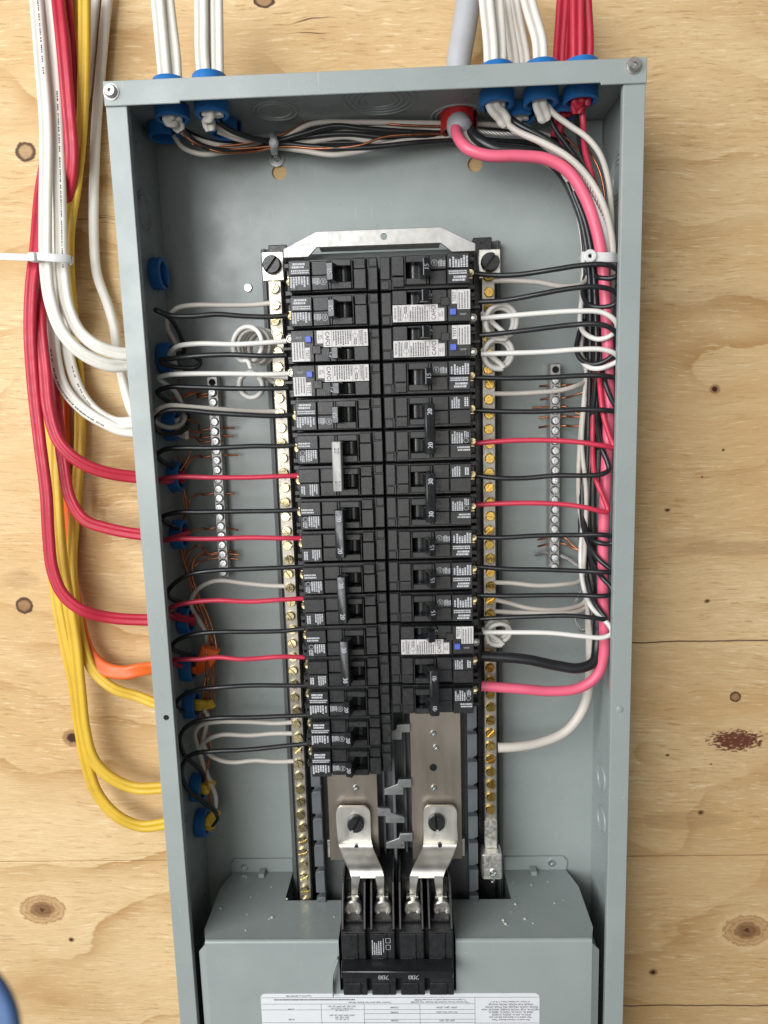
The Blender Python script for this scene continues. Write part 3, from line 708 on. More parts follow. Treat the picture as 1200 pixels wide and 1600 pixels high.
def proto_afci(amp, seed):
    win = (.0195, .0322, .0026, .0104)
    mb = base_body(window=win, plateau=False); b = .00045
    mb.box(.0088, win[0], -.0832, -.0766, win[2] - .001, .0118, b); mb.box(win[0], win[1], -.0832, -.0766, win[3], .0118, b); mb.box(win[1], .0372, -.0832, -.0766, win[2] - .001, .0118, b)
    mb.box(.0088, .0488, -.0832, -.0766, -.0112, win[2] - .0012, b); mb.box(.0376, .0488, -.0820, -.0766, win[2] - .001, .0118, b)
    for i in range(6): mb.box(.0390 + .0015 * i, .0397 + .0015 * i, -.0824, -.0821, .0070, .0112)
    mb.box(.0492, .0660, -.0828, -.0766, -.0112, .0118, b); mb.box(.0440, .0505, -.0838, -.0829, .0000, .0062, b)
    mb.box(.0656, .0725, -.0660, -.0586, -.0100, -.0040, b); mb.box(.0665, .0745, -.0690, -.0600, -.0008, .0018, b); mb.box(.0656, .0720, -.0640, -.0586, .0060, .0115, b)
    parts = [('body', mb.mesh('body', 'black', False))]
    h, bl = handle_parts(.0065, .0042, -.0014); parts.append(('handle', h.mesh('handle', 'blackg'))); parts.append(('pivot', bl.mesh('pivot', 'blackg')))
    mb = MB(); mb.prism([(.0090, -.0106), (.0466, -.0106), (.0466, -.0014), (.0420, -.0014), (.0420, .0014), (.0090, .0014)], -.0836, -.08335, 'y'); parts.append(('rating_label', mb.mesh('rating_label', 'sticker', False)))
    mb = MB(); mb.prism([(.0522, .0014), (.0562, .0014), (.0562, -.0026), (.0655, -.0026), (.0655, .0112), (.0522, .0112)], -.0832, -.08295, 'y'); parts.append(('test_label', mb.mesh('test_label', 'sticker', False)))
    mb = MB(); put_text(mb, 'CAFCI', .0389, -.08375, -.0045, .0043, PI / 2, .86); put_text(mb, 'SIEMENS', .0108, -.08375, -.0046, .0021, PI / 2, 1.05)
    put_text(mb, 'AFC', .0434, -.08375, -.0060, .0021, PI / 2, .8); put_text(mb, 'VAULT', .0452, -.08375, -.0056, .0016, PI / 2, .8)
    for xx in (.0124, .0156, .0182, .0208, .0356, .0420): mb.quad(xx, xx + .00016, -.0102, .0012, -.08372)
    dashes(mb, .0128, .0154, -.0100, .0009, -.08375, 2, True, .5, seed, .0003, .0009, .3); dashes(mb, .0212, .0352, -.0100, .0009, -.08375, 8, True, .5, seed + 1, .0003, .0009, .35)
    ringmark(mb, .0182, -.0062, .0019, -.08376); dashes(mb, .0168, .0200, -.0040, .0008, -.08375, 2, True, .45, seed + 9, .0003, .0009, .2)
    parts.append(('label_print', mb.mesh('label_print', 'ink', False))); mb = MB()
    put_text(mb, 'TEST', .0541, -.08335, .0063, .0036, PI / 2, .9); mb.quad(.0560, .05617, .0014, .0112, -.08333)
    dashes(mb, .0568, .0650, -.0020, .0106, -.08335, 4, True, .38, seed + 2, .0003, .0008, .3)
    parts.append(('test_print', mb.mesh('test_print', 'ink', False)))
    mb = MB(); put_text(mb, amp, .0362, -.08336, .0068, .0052, PI / 2, .9); dashes(mb, .0578, .0630, -.0068, -.0052, -.08294, 2, False, .3, seed + 5, .0004, .0012, .3); parts.append(('rating_number', mb.mesh('rating_number', 'print', False)))
    mb = MB(); mb.box(.0507, .0552, -.0852, -.0829, -.0068, -.0022, .0004); parts.append(('test_button', mb.mesh('test_button', 'btn', False)))
    mb = MB(); M = T(.0690, -.0662, -.0070) @ FRONT; mb.lathe([(.0022, 0), (.0030, 0), (.0030, .0012), (.0022, .0012)], 14, M, True); parts.append(('terminal_hole', mb.mesh('terminal_hole', 'bus')))
    mb = MB(); mb.lathe([(0, .0002), (.0021, .0002), (.0014, .0008), (0, .0008)], 12, M); parts.append(('terminal_screw', mb.mesh('terminal_screw', 'steel')))
    return parts
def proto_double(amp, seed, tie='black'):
    mb = base_body(zoff=P / 2); m2 = base_body(zoff=-P / 2); mb.add(m2.v, m2.f)
    parts = [('body', mb.mesh('body', 'black', False))]
    t = MB()
    t.prism([(.0312, -.0860), (.0356, -.0855), (.0378, -.0945), (.0372, -.0970), (.0310, -.0978), (.0298, -.0945)], -.0182, .0186, 'z', .0005)
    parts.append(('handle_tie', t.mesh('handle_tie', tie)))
    for s_ in (1, -1):
        z = s_ * P / 2 + .0003
        h, bl = handle_parts(z, .0050, -.0010); parts.append(('handle', h.mesh('handle', 'blackg'))); parts.append(('pivot', bl.mesh('pivot', 'blackg')))
        parts.append(('terminal_screw', terminal(s_ * P / 2 + .0012).mesh('terminal_screw', 'brass2')))
    mb = MB(); label_print(mb, P / 2, seed, False); dense2(mb, -P / 2, seed + 7); parts.append(('printed_label', mb.mesh('printed_label', 'print', False)))
    mb = MB()
    for s_ in (1, -1): put_text(mb, amp, .0342, -.0980, s_ * .0122 + .0005, .0050, PI / 2, .9, .00012)
    parts.append(('rating_number', mb.mesh('rating_number', 'print', False)))
    return parts
PR = {}
def place_breaker(side, row, kind, amp, label):
    key = (kind, amp)
    if key not in PR: PR[key] = {'single': proto_single, 'afci': proto_afci, 'double': proto_double, 'pale': lambda a_, s_: proto_double(a_, s_, 'glaretie')}[kind](amp, 11 + 3 * len(PR))  # pale kind: a double whose tie has glare painted into its colour
    zc = -(row - 1 + (1 if kind in ('double', 'pale') else .5)) * P
    r = empty({'single': 'circuit_breaker', 'afci': 'arc_fault_breaker', 'double': 'double_pole_breaker', 'pale': 'double_pole_breaker'}[kind])
    jit = random.Random(row * 3 + (0 if side == 'R' else 1))
    r.matrix_world = T(.0008 + jit.uniform(-.0002, .0002) if side == 'R' else .0000 + jit.uniform(-.0002, .0002), 0, zc) @ (Matrix.Identity(4) if side == 'R' else Matrix.Rotation(PI, 4, 'Y')) @ Matrix.Rotation(jit.uniform(-.004, .004), 4, 'Y')
    tag(r, label, 'breaker', 'branch breakers plugged into the panel')
    made = {}
    up = {'rating_number': ('handle_tie', 'handle') if kind != 'afci' else ('body',), 'label_print': ('rating_label',), 'test_print': ('test_label',), 'printed_label': ('body',), 'terminal_screw': ('body',), 'pivot': ('body',), 'terminal_hole': ('body',)}
    for n, me in PR[key]:
        par = next((made[q] for q in up.get(n, ()) if q in made), r); made[n] = ob(n, me, par)
    return r
BL = [(1, 'single', '15', 'black single breaker marked 15 at the top of the left column, no wire attached'),
 (2, 'single', '15', 'black single breaker marked 15, second from top of the left column'),
 (3, 'afci', '15', 'upper of the two white-labelled test-button breakers in the left column'),
 (4, 'afci', '15', 'lower of the two white-labelled test-button breakers in the left column'),
 (5, 'single', '15', 'black single breaker marked 15 below the white-labelled pair in the left column'),
 (6, 'pale', '20', 'topmost two-pole breaker of the left column with glare painted into its handle tie colour'),
 (8, 'double', '20', 'second two-pole 20 breaker from the top of the left column'),
 (10, 'double', '20', 'lowest two-pole 20 breaker of the left column, above the two-pole 30'),
 (12, 'double', '30', 'two-pole breaker marked 30 in the left column'),
 (14, 'single', '20', 'single 20 breaker directly below the two-pole 30 in the left column'),
 (15, 'single', '20', 'middle one of the three single 20 breakers at the bottom left'),
 (16, 'single', '20', 'bottom single 20 breaker of the left column, above the bare bus bar')]
BR = [(1, 'single', '15', 'black single breaker marked 15 at the top of the right column'),
 (2, 'afci', '15', 'white-labelled test-button breaker second from top of the right column'),
 (3, 'afci', '15', 'white-labelled test-button breaker third from top of the right column'),
 (4, 'single', '15', 'single 15 breaker between test-button breakers and the two-pole 20, right column'),
 (5, 'double', '20', 'uppermost two-pole breaker of the right column, its tied handles marked 20'),
 (7, 'double', '30', 'middle two-pole breaker of the right column, its tied handles marked 30'),
 (9, 'single', '15', 'single 15 breaker directly below the two-pole 30 in the right column'),
 (10, 'single', '15', 'middle one of the three lower single 15 breakers, right column'),
 (11, 'single', '15', 'single 15 breaker directly above the lowest test-button breaker, right column'),
 (12, 'afci', '15', 'lowest white-labelled test-button breaker, above the two-pole 40'),
 (13, 'double', '40', 'two-pole breaker marked 40 at the bottom of the right column')]
for r, k, a, l in BL: place_breaker('L', r, k, a, l)
for r, k, a, l in BR: place_breaker('R', r, k, a, l)

# ------------------------------------------------------------------ lower cover
cov = empty('lower_cover'); tag(cov, 'grey folded sheet metal cover around the main breaker', 'cover')
ZC0, ZC1, YC = -.5460, -.5405, -D - .0002
NB = -.047                                   # notch depth
xw = .158; nx = .1008; mx = .0478
def slab(poly, name):       # poly in (x, y): lies on the top surface of the cover, y interpolates z
    vs = []
    for x, y in poly: vs.append((x, y, ZC0 + (ZC1 - ZC0) * (y / YC)))
    n = len(vs); lo = [(x, y, z - .0013) for x, y, z in vs]
    ob(name, new_mesh(name, vs + lo, [tuple(range(n)), tuple(range(2 * n - 1, n - 1, -1))] + [(i, n + i, n + (i + 1) % n, (i + 1) % n) for i in range(n)], 'paint', False), cov)
xb = .1680
slab([(-xw + .0, YC + .001), (-.0478, YC + .001), (-.0478, NB), (-nx, NB), (-nx + .0005, YB - TH - .0016), (-xb + .010, YB - TH - .0016), (-xb + .004, -.030), (-xw - .0045, -.084)][::-1], 'top_plate')
slab([(xw, YC + .001), (.0478, YC + .001), (.0478, NB), (nx, NB), (nx - .0005, YB - TH - .0016), (xb - .010, YB - TH - .0016), (xb - .004, -.030), (xw + .0045, -.084)], 'top_plate')
for s_ in (-1, 1):
    mb = MB(); zt = ZC0 + .0135
    mb.prism([(s_ * (nx - .0005), ZC0 - .001), (s_ * (nx - .0005), zt), (s_ * (xb - .012), zt), (s_ * (xb - .008), zt - .0045), (s_ * (xb - .009), ZC0 - .001)], YB - TH - .0018, YB - TH - .0004, 'y', .0003)
    ob('rear_tab', mb.mesh('rear_tab', 'paint', False), cov)
    # front face beside the main breaker, rounded fold
    mb = MB(); mb.prism([(s_ * .0478, ZC1 - .0012), (s_ * xw, ZC1 - .0012), (s_ * xw, -.85), (s_ * .0478, -.85)], YC, YC + .0013, 'y', 0)
    ob('front_plate', mb.mesh('front_plate', 'paint', False), cov)
    mb = MB(); rr = .0024
    pf = [(YC + rr - rr * math.sin(a), ZC1 - rr + rr * math.cos(a) + .00008) for a in [PI / 2 * i / 5 for i in range(6)]]
    pf = [(y - .0002, z + .0002) for y, z in pf] + [(YC + rr, ZC1 - rr)]
    mb.prism(pf, s_ * .0478, s_ * xw, 'x', 0); ob('fold', mb.mesh('fold', 'paint', True, 50), cov)
    # angled side flange
    mb = MB(); a = (s_ * xw, YC + .0001); b = (s_ * (xw + .0068), YC + .0042)
    vs = []
    for (x, y), z0 in ((a, ZC1 - .003), (b, ZC1 - .0125)):
        vs += [(x, y, z0), (x, y, -.85)]
    vs += [(x, y + .0013, z) for x, y, z in vs]
    mb.add(vs, [(0, 1, 3, 2), (4, 6, 7, 5), (0, 2, 6, 4), (2, 3, 7, 6), (0, 4, 5, 1)]); ob('side_flange', mb.mesh('side_flange', 'paint', False), cov)
    mb = MB(); mb.box(s_ * (xw + .0055), s_ * (xw + .0068), YC + .0050, -.02, -.85, ZC1 - .016); ob('side_return', mb.mesh('side_return', 'paint', False), cov)
put_screw('pan', U(382, 1355, YB - TH - .0018), cov, .5); put_screw('pan', U(862, 1348, YB - TH - .0018), cov, 1.0)
for u, v in ((410, 1362), (833, 1361)):
    p = U(u, v, -.008); mb = MB(); mb.box(p.x - .0028, p.x + .0028, -.014, YB - TH - .0019, ZC0 + .0005, ZC0 + .0045, .0005); ob('locating_tab', mb.mesh('locating_tab', 'paint', False), cov)
mb = MB(); mb.prism([(-.0478, -.5862), (.0478, -.5862), (.0478, -.85), (-.0478, -.85)], YC, YC + .0013, 'y', 0); ob('front_plate', mb.mesh('front_plate', 'paint', False), cov)
# bent lip left of the main breaker
c_ = spline([U(528, 1497, YC - .003), U(522, 1515, YC - .006), U(520, 1535, YC - .005), U(521, 1552, YC - .001)], 6)
mb = MB(); tube(mb, c_, .0016, 8, [(math.cos(t) * .5, math.sin(t) * 2.2) for t in [2 * PI * i / 10 for i in range(10)]], Vector((0, 1, 0))); ob('bent_lip', mb.mesh('bent_lip', 'paint'), cov)

# printed sticker on the cover (upside down)
p0 = U(407, 1551, YC); p1 = U(843, 1553, YC)
st = empty('instruction_sticker'); tag(st, 'white sticker with upside down printed table at the bottom of the cover', 'sticker')
zt = (p0.z + p1.z) / 2; x0, x1 = p0.x, p1.x; ys = YC - .0003
cr = .004; pts = [(x0, zt - .085), (x1, zt - .085)] + [(x1 - cr + cr * math.cos(a), zt - cr + cr * math.sin(a)) for a in [PI / 2 * i / 5 for i in range(6)]] + [(x0 + cr - cr * math.sin(a), zt - cr + cr * math.cos(a)) for a in [PI / 2 * i / 5 for i in range(6)]]
mb = MB(); mb.prism(pts, YC - .0003, YC - .00005, 'y'); ob('paper', mb.mesh('paper', 'paper', False), st)
mb = MB(); yi = ys - .00012
def sx(u, v=1575): return U(u, v, YC).x
def sz(v): return U(620, v, YC).z
lines_h = [(1558, 409, 842), (1568, 409, 742), (1577, 409, 742), (1583, 569, 742), (1592, 569, 742), (1597, 409, 742), (1598, 742, 842)]
for v, a, b in lines_h: mb.quad(sx(a), sx(b), sz(v) - .00013, sz(v) + .00013, yi)
for u, v0, v1 in ((742, 1558, 1640), (656, 1568, 1640), (569, 1568, 1640), (502, 1568, 1640)): mb.quad(sx(u) - .00012, sx(u) + .00012, sz(v1), sz(v0), yi)
def st_text(t, u, v, size): put_text(mb, t, sx(u), yi - .00005, sz(v), size, PI, .95)
st_text('* The Siemens Factory Installed Main Breaker Type EQ9685', 688, 1565.3, .0021); st_text('Customer single phase Main Breaker 200 amp', 578, 1565.6, .0020)
st_text('* Le disjoncteur principal installe en usine type EQ9685', 688, 1561.6, .0020); st_text('Type 59 Pc no 200 0037-908', 468, 1555.2, .0019); 
st_text('QPPH, QJH2, QPHH', 698, 1573.5, .0021); st_text('EQ9685', 616, 1573.5, .0021); st_text('Not used / Non utilise', 698, 1581.0, .0020); st_text('EQ9685', 616, 1581.0, .0020)
st_text('QPP, QJ2, QPH', 698, 1594.0, .0021); st_text('EQ9685', 616, 1594.0, .0020)
for i, t in enumerate(('QPH, HQP, QPF, QPHF, QD, QD1', 'QT (15-40A, excepted 15A)', 'Q (15-60A), QP')): st_text(t, 534, 1571.5 + i * 3.1, .0017)
for i, t in enumerate(('QPHF, QPHI, QPD, QE, QEH', 'QPH, HQP, QPF', 'Q, QP, QG, QT')): st_text(t, 534, 1585.5 + i * 3.2, .0018)
st_text('22 000', 455, 1576, .0020); st_text('10 000', 455, 1592, .0020)
for i, t in enumerate(('or Fusses / ou fusibles Class J, T, R, or T', 'HPNJQR, RQR, RQ3QR, HRQ3R, HRQ3QR', 'RQ3QR, HQ3QR, HRQ3QR, PQ3, PYQ3R, HFHQR', 'NJJQ3N-AL, MQ8, WQ338, XMQ8QI, HMQXQR, NQN', 'HJJQR-AL, LXQN-AL, LXQN-AL, HJJNN-AL', 'JXXQ-AL, JXN-AL, JXQ3XJ, CJ-XJQXJ', 'Main added to un disjoncteur Siemens type', 'Max rated to a Siemens Breaker Types')):
    st_text(t, 797 + (i % 3), 1565 + i * 4.0, .0021)
dashes(mb, sx(425), sx(560), sz(1562.5), sz(1560.2), yi, 1, False, .7, 5, .0006, .002, .1)
ob('print', mb.mesh('print', 'ink', False), st)

# pale chips scattered on the cover
mb = MB(); R = random.Random(5)
spots = [(345, 1420), (360, 1383), (381, 1431), (383, 1406), (372, 1410), (386, 1429), (418, 1440), (425, 1434), (421, 1436), (448, 1405), (392, 1402), (480, 1443), (497, 1432), (522, 1433), (371, 1453), (384, 1454), (450, 1413), (424, 1386), (802, 1379), (806, 1380), (830, 1383), (856, 1378), (848, 1392), (805, 1413), (798, 1425), (787, 1441), (790, 1444), (786, 1438), (833, 1443), (836, 1437), (866, 1411), (880, 1407), (870, 1395), (907, 1447), (790, 1404), (820, 1436)]
for u, v in spots[::1]:
    if R.random() < .3: continue
    p = UZ(u, v, -.543); p = UZ(u, v, ZC0 + (ZC1 - ZC0) * (p.y / YC) + .0003); s_ = R.choice((.0003, .0004, .0005, .0008))
    mb.box(-s_ * R.uniform(1, 2.2), s_, -s_, s_, 0, s_ * .8, 0, T(p.x, p.y, p.z) @ Matrix.Rotation(R.random() * 6, 4, 'Z'))
tag(ob('wood_chips', mb.mesh('wood_chips', 'chip', False)), 'pale sawdust chips scattered on top of the grey cover', 'chips', kind='stuff')

# ------------------------------------------------------------------ main breaker
mbk = empty('main_breaker'); tag(mbk, 'black four-pole main breaker marked 200 at the bottom of the panel', 'breaker')
PW = .0235; ZM0, ZM1 = -.5856, -.5285
for k in range(4):
    xc = -.0352 + PW * k + .0004; hw = .0099
    mb = MB(); b = .0005
    mb.box(xc - hw, xc + hw, -.1040, -.030, ZM0, ZM1, b)                         # pole body
    mb.box(xc - hw + .0004, xc + .0035, -.1050, -.1041, ZM0 + .0255, ZM1 - .001, b); mb.box(xc + .0040, xc + hw - .0004, -.1047, -.1041, ZM0 + .0255, ZM1 - .001, b)
    mb.box(xc - hw + .0004, xc + .0045, -.1048, -.1041, ZM0 + .0008, ZM0 + .0115, b); mb.box(xc + .0050, xc + hw - .0004, -.1044, -.1041, ZM0 + .0008, ZM0 + .0115, b)
    mb.prism([(xc - hw + .0012, ZM0 + .0262), (xc + .0005, ZM0 + .0238), (xc + .0005, ZM0 + .0350), (xc - hw + .0012, ZM0 + .0350)], -.1056, -.1051, 'y', .0002)
    for s_ in (-1, 1): mb.prism([(-.030, ZM1), (-.1010, ZM1), (-.0960, ZM1 + .012), (-.0840, ZM1 + .030), (-.030, ZM1 + .030)], xc + s_ * (hw - .0018), xc + s_ * hw, 'x', .0003)
    mb.box(xc - hw + .0019, xc + hw - .0019, -.0735, -.030, ZM1, ZM1 + .0260, b)   # terminal floor
    mb.box(xc - hw + .0019, xc + hw - .0019, -.0930, -.0736, ZM1, ZM1 + .0022, b)
    o = ob('pole_body', mb.mesh('pole_body', 'black', False), mbk)
    p = U((552, 598, 645, 690)[k], 1415, -.081)
    mb = MB(); mb.lathe([(0, 0), (.0074, 0), (.0074, .0050), (.0064, .0060), (.0050, .0060), (.0045, .0040), (0, .0040)], 26, T(p.x, -.0800, p.z) @ FRONT); l_ = ob('lug_screw', mb.mesh('lug_screw', 'alu2'), mbk)
    mb = MB(); mb.box(p.x - .0056, p.x + .0050, -.0795, -.0737, p.z - .0135, p.z + .0070, .0005); ob('lug_plate', mb.mesh('lug_plate', 'alu2'), mbk)
mb = MB()
for k in range(3):
    xc = -.0352 + PW * (k + .5) + .0004; mb.box(xc - .0016, xc + .0016, -.0985, -.030, ZM0 + .0005, ZM1 - .0006)
ob('pole_spacers', mb.mesh('pole_spacers', 'hole', False), mbk)
mb = MB(); h0 = U(533, 1508, -.112); h1 = U(708, 1526, -.112); zc = (h0.z + h1.z) / 2
mb.prism([(-.1052, zc - .0022), (-.1160, zc - .0034), (-.1172, zc + .0036), (-.1120, zc + .0050), (-.1052, zc + .0050)], h0.x, h1.x, 'x', .0006); ob('handle_tie', mb.mesh('handle_tie', 'blackg'), mbk)
mb = MB(); ZU = lambda u: U(u, 1520, -.1178).x
for u in (599, 646): put_text(mb, '200', ZU(u), -.1187, zc + .0004, .0060, PI, .92, .00013)
q = U(597, 1478, -.1052); 
dashes(mb, q.x - .0085, q.x + .0000, q.z - .0080, q.z + .0060, -.1052, 5, True, .5, 21, .0005, .0018, .35); dashes(mb, q.x + .0006, q.x + .0022, q.z - .0060, q.z + .0065, -.10515, 1, True, .3, 8, .003, .006, .0)
for zz in (-.0035, .0025):
    for a, b_, c_, d_ in ((.0030, .0068, 0, .0003), (.0030, .0068, .0040, .0043), (.0030, .0033, 0, .0043), (.0065, .0068, 0, .0043)): mb.quad(q.x + a, q.x + b_, q.z + zz + c_, q.z + zz + d_, -.10515)
ob('print', mb.mesh('print', 'print', False), mbk)

# ------------------------------------------------------------------ bushings
def bush_mesh(name, mtl, ro=.0112, rf=.0126, ri=.0092, L=.0105, O=.0158):
    mb = MB(); mb.lathe([(ri, -O), (rf - .0006, -O), (rf, -O + .0008), (rf, -.0012), (ro, -.0008), (ro, .0016), (rf, .0020), (rf, L), (rf - .0012, L + .0008), (ri + .0010, L + .0008), (ri, L)], 28, None, True, .18, 2 * PI - .18)
    return mb.mesh(name, mtl, True, 40)
BM = bush_mesh('bushing', 'blue'); BMS = bush_mesh('bushing', 'blue', O=.0065)
def bushing(loc, rot, label, me=BM, cat='bushing', group='blue cable bushings'):
    o = ob('cable_bushing', me); o.matrix_world = T(*loc) @ Matrix.Rotation(rot[0], 4, 'X') @ Matrix.Rotation(rot[1], 4, 'Y') @ Matrix.Rotation(rot[2], 4, 'Z'); tag(o, label, cat, group); return o
TOPG = [(268, 165, 'front blue bushing in the top wall at the far left corner'), (255, 195, 'rear blue bushing in the top wall behind the far left one'),
 (330, 158, 'front blue bushing in the top wall, second from the left corner'), (352, 190, 'rear blue bushing in the top wall behind the second white cable group'),
 (776, 143, 'front blue bushing in the top wall right of the red bushing'), (812, 165, 'rear blue bushing in the top wall between the two front white-cable bushings'),
 (845, 140, 'front blue bushing in the top wall holding the single white cable'), (878, 160, 'rear blue bushing in the top wall behind the red cables'), (907, 137, 'front blue bushing in the top wall holding the red cables')]
TG = []
for i, (u, v, l) in enumerate(TOPG):
    p = UZ(u, v, ZT - .0015); p.y = min(p.y, -.0165); p.z = ZT - .0006
    bushing(p, (PI, 0, (-1.9, .6, -1.1, .4, -2.4, .8, -2.0, .3, -1.0)[i]), l); TG.append(p)
LEFTG = [(240, 428, 'empty blue bushing high in the left wall'), (253, 560, 'blue bushing in the left wall beside the upper pair of white-labelled breakers'),
 (262, 666, 'blue bushing in the left wall behind the looped white and black pair'), (268, 745, 'blue bushing in the left wall behind the uppermost red wire'), (274, 835, 'blue bushing in the left wall behind the second red wire from the top'),
 (284, 968, 'blue bushing in the left wall holding the red cable end'), (288, 1042, 'blue bushing in the left wall holding the orange cable'), (293, 1100, 'blue bushing in the left wall holding the highest yellow cable'),
 (303, 1230, 'blue bushing in the left wall holding the middle yellow cable'), (310, 1285, 'lowest blue bushing in the left wall, holding the bottom yellow cable')]
LG = []
for i, (u, v, l) in enumerate(LEFTG):
    p = UX(u, v, XL + .003); p.y = min(p.y, -.0165); p.x = XL + .0006
    bushing(p, (0, PI / 2, (.5, 2.4, 1.1, 2.8, 1.9, 2.2, 1.6, .9, 2.0, 1.2)[i]), l, BMS); LG.append(p)
RB = UZ(715, 180, ZT); RB.y = min(RB.y, -.030); RB.z = ZT - .0006
rbm = bush_mesh('bushing', 'redcap', .0125, .0142, .0112, .0150)
bushing(RB, (PI, 0, .6), 'red bushing in the top wall around the thick grey cable', rbm, 'bushing', None)

# ------------------------------------------------------------------ cables and wires
def cable(name, mtl, r, label, pts, prof=TWO, tw=None, taper=None, group=None, per=8, prt=None):
    C = spline([(p if isinstance(p, Vector) else U(*p)) for p in pts], per)
    mb = MB(); tube(mb, C, r, 12, prof, Vector((0, 1, 0)) if prof is not None else None, taper, tw)
    o = ob(name, mb.mesh(name, mtl, True, 60)); tag(o, label, 'cable', group)
    if prt:
        q = MB(); R = random.Random(len(label)); k = len(C); i = int(k * prt[0]); D_ = []
        while i < int(k * prt[1]) - 1:
            a, b = C[i], C[i + 1]; t = (b - a).normalized(); n_ = t.cross(Vector((0, 1, 0))).normalized(); L_ = (b - a).length; u_ = 0.0
            while u_ < L_ - .001:
                l = R.uniform(.0007, .0016); h = .00055
                c0 = a + t * u_ + n_ * (r * prt[2]) + Vector((0, -r * prt[3], 0))
                if R.random() < .86: q.add([c0 - n_ * h, c0 + t * l - n_ * h, c0 + t * l + n_ * h, c0 + n_ * h], [(0, 1, 2, 3)])
                u_ += l + R.uniform(.0003, .0007)
            i += 1
        ob('jacket_print', q.mesh('jacket_print', 'ink', False), o)
    return o
def wire(mtl, r, label, pts, name=None, cat='wire', group=None):
    C = spline([(p if isinstance(p, Vector) else U(*p)) for p in pts], 8)
    mb = MB(); tube(mb, C, r, 10)
    nm = name or {'blackwire': 'black_wire', 'whitewire': 'white_wire', 'brightwire': 'white_wire', 'greywire': 'grey_wire', 'redwire': 'red_wire', 'pinkwire': 'red_wire', 'copper': 'copper_wire'}[mtl]
    o = ob(nm, mb.mesh(nm, mtl, True, 70)); tag(o, label, cat, group); return o
def off(p, dx=0, dy=0, dz=0): return Vector((p.x + dx, p.y + dy, p.z + dz))
rag = lambda t: 1.0 if t < .93 else 1 - (t - .93) * 4.5

# --- outside cables on the left
def into(i, dz=0, dy=0): g = LG[i]; return [off(g, -.022, dy, dz), off(g, -.004, dy * .6, dz * .7), off(g, .014, dy * .3 - .002, dz * .4)]
WJ = 'white_cable'; gw = 'white cables bundled left of the panel'
cable(WJ, 'wjack', .0052, 'white cable curving into the panel side, upper one of the higher white pair', [(76, -25, -.030), (84, 90, -.034), (90, 200, -.036), (94, 330, -.036), (97, 420, -.036), (106, 480, -.038), (124, 518, -.040), (152, 541, -.040), (185, 552, -.036)] + into(1, .004, -.002), group=gw, prt=(.14, .38, .42, .505))
cable(WJ, 'wjack', .0052, 'white cable curving into the panel side, lower one of the higher white pair', [(55, -25, -.034), (64, 90, -.040), (72, 200, -.042), (71, 330, -.042), (72, 420, -.042), (80, 475, -.044), (98, 520, -.046), (130, 553, -.044), (172, 571, -.038)] + into(1, -.004, .002), group=gw, prt=(.03, .13, .42, .505))
cable(WJ, 'wjack', .0050, 'white cable curving into the panel side, upper one of the lower white pair', [(148, -25, -.006), (135, 120, -.010), (116, 260, -.014), (104, 400, -.016), (100, 500, -.018), (108, 560, -.020), (124, 610, -.022), (148, 642, -.026), (180, 660, -.028)] + into(2, .004, -.002), group=gw, prt=(.48, .62, .42, .505))
cable(WJ, 'wjack', .0050, 'white cable curving into the panel side, lower one of the lower white pair', [(66, -25, -.018), (74, 120, -.022), (80, 260, -.024), (84, 400, -.024), (83, 500, -.024), (87, 560, -.026), (100, 605, -.028), (130, 640, -.030), (170, 664, -.030), (190, 672, -.029)] + into(2, -.004, .002), group=gw, prt=(.40, .66, -.4, .505))
cable(WJ, 'wjack', .0040, 'single white cable running down between the bundle and the panel', [(170, -25, -.008), (160, 80, -.010), (149, 220, -.012), (147, 380, -.012), (152, 430, -.012), (168, 475, -.012), (178, 510, -.012), (182, 540, -.012), (190, 585, -.012), (205, 640, -.014), (232, 690, -.018), off(LG[3], -.012, .004, .004), off(LG[3], .010, .002, .002)], ROUND2, group=gw)
gr_ = 'red cables bundled left of the panel'; RJ = 'red_cable'
cable(RJ, 'rjack', .0052, 'red cable swinging into the panel side highest of the red cables', [(88, -25, -.036), (97, 60, -.040), (106, 160, -.040), (112, 250, -.036), (104, 310, -.026), (84, 380, -.012), (62, 430, -.022), (62, 500, -.034), (70, 580, -.040), (76, 640, -.044), (92, 690, -.046), (122, 720, -.044), (165, 738, -.038)] + into(3), group=gr_)
cable(RJ, 'rjack', .0050, 'red cable swinging into the panel side at middle height', [(100, -25, -.028), (108, 60, -.030), (112, 200, -.028), (104, 300, -.016), (72, 400, -.006), (66, 480, -.016), (76, 560, -.022), (88, 640, -.028), (98, 720, -.032), (110, 780, -.034), (132, 812, -.034), (170, 826, -.032)] + into(4), group=gr_)
cable(RJ, 'rjack', .0052, 'red cable hanging leftmost and entering the panel lowest of the reds', [(92, -25, -.014), (98, 80, -.016), (86, 180, -.010), (64, 300, -.018), (56, 390, -.030), (49, 450, -.036), (47, 520, -.040), (52, 600, -.042), (62, 690, -.044), (72, 770, -.046), (76, 840, -.046), (82, 890, -.046), (98, 928, -.046), (128, 953, -.044), (172, 965, -.036)] + into(5), group=gr_)
gy = 'yellow cables bundled left of the panel'; YJ = 'yellow_cable'
cable(YJ, 'yjack', .0048, 'yellow cable entering the panel just below the orange cable', [(132, -25, -.030), (131, 100, -.030), (127, 200, -.028), (118, 290, -.026), (108, 360, -.024), (108, 430, -.022), (116, 520, -.014), (124, 610, -.010), (124, 700, -.010), (117, 800, -.012), (112, 880, -.014), (118, 950, -.018), (130, 1010, -.022), (146, 1048, -.024), (178, 1076, -.026), (215, 1088, -.024)] + into(7), group=gy)
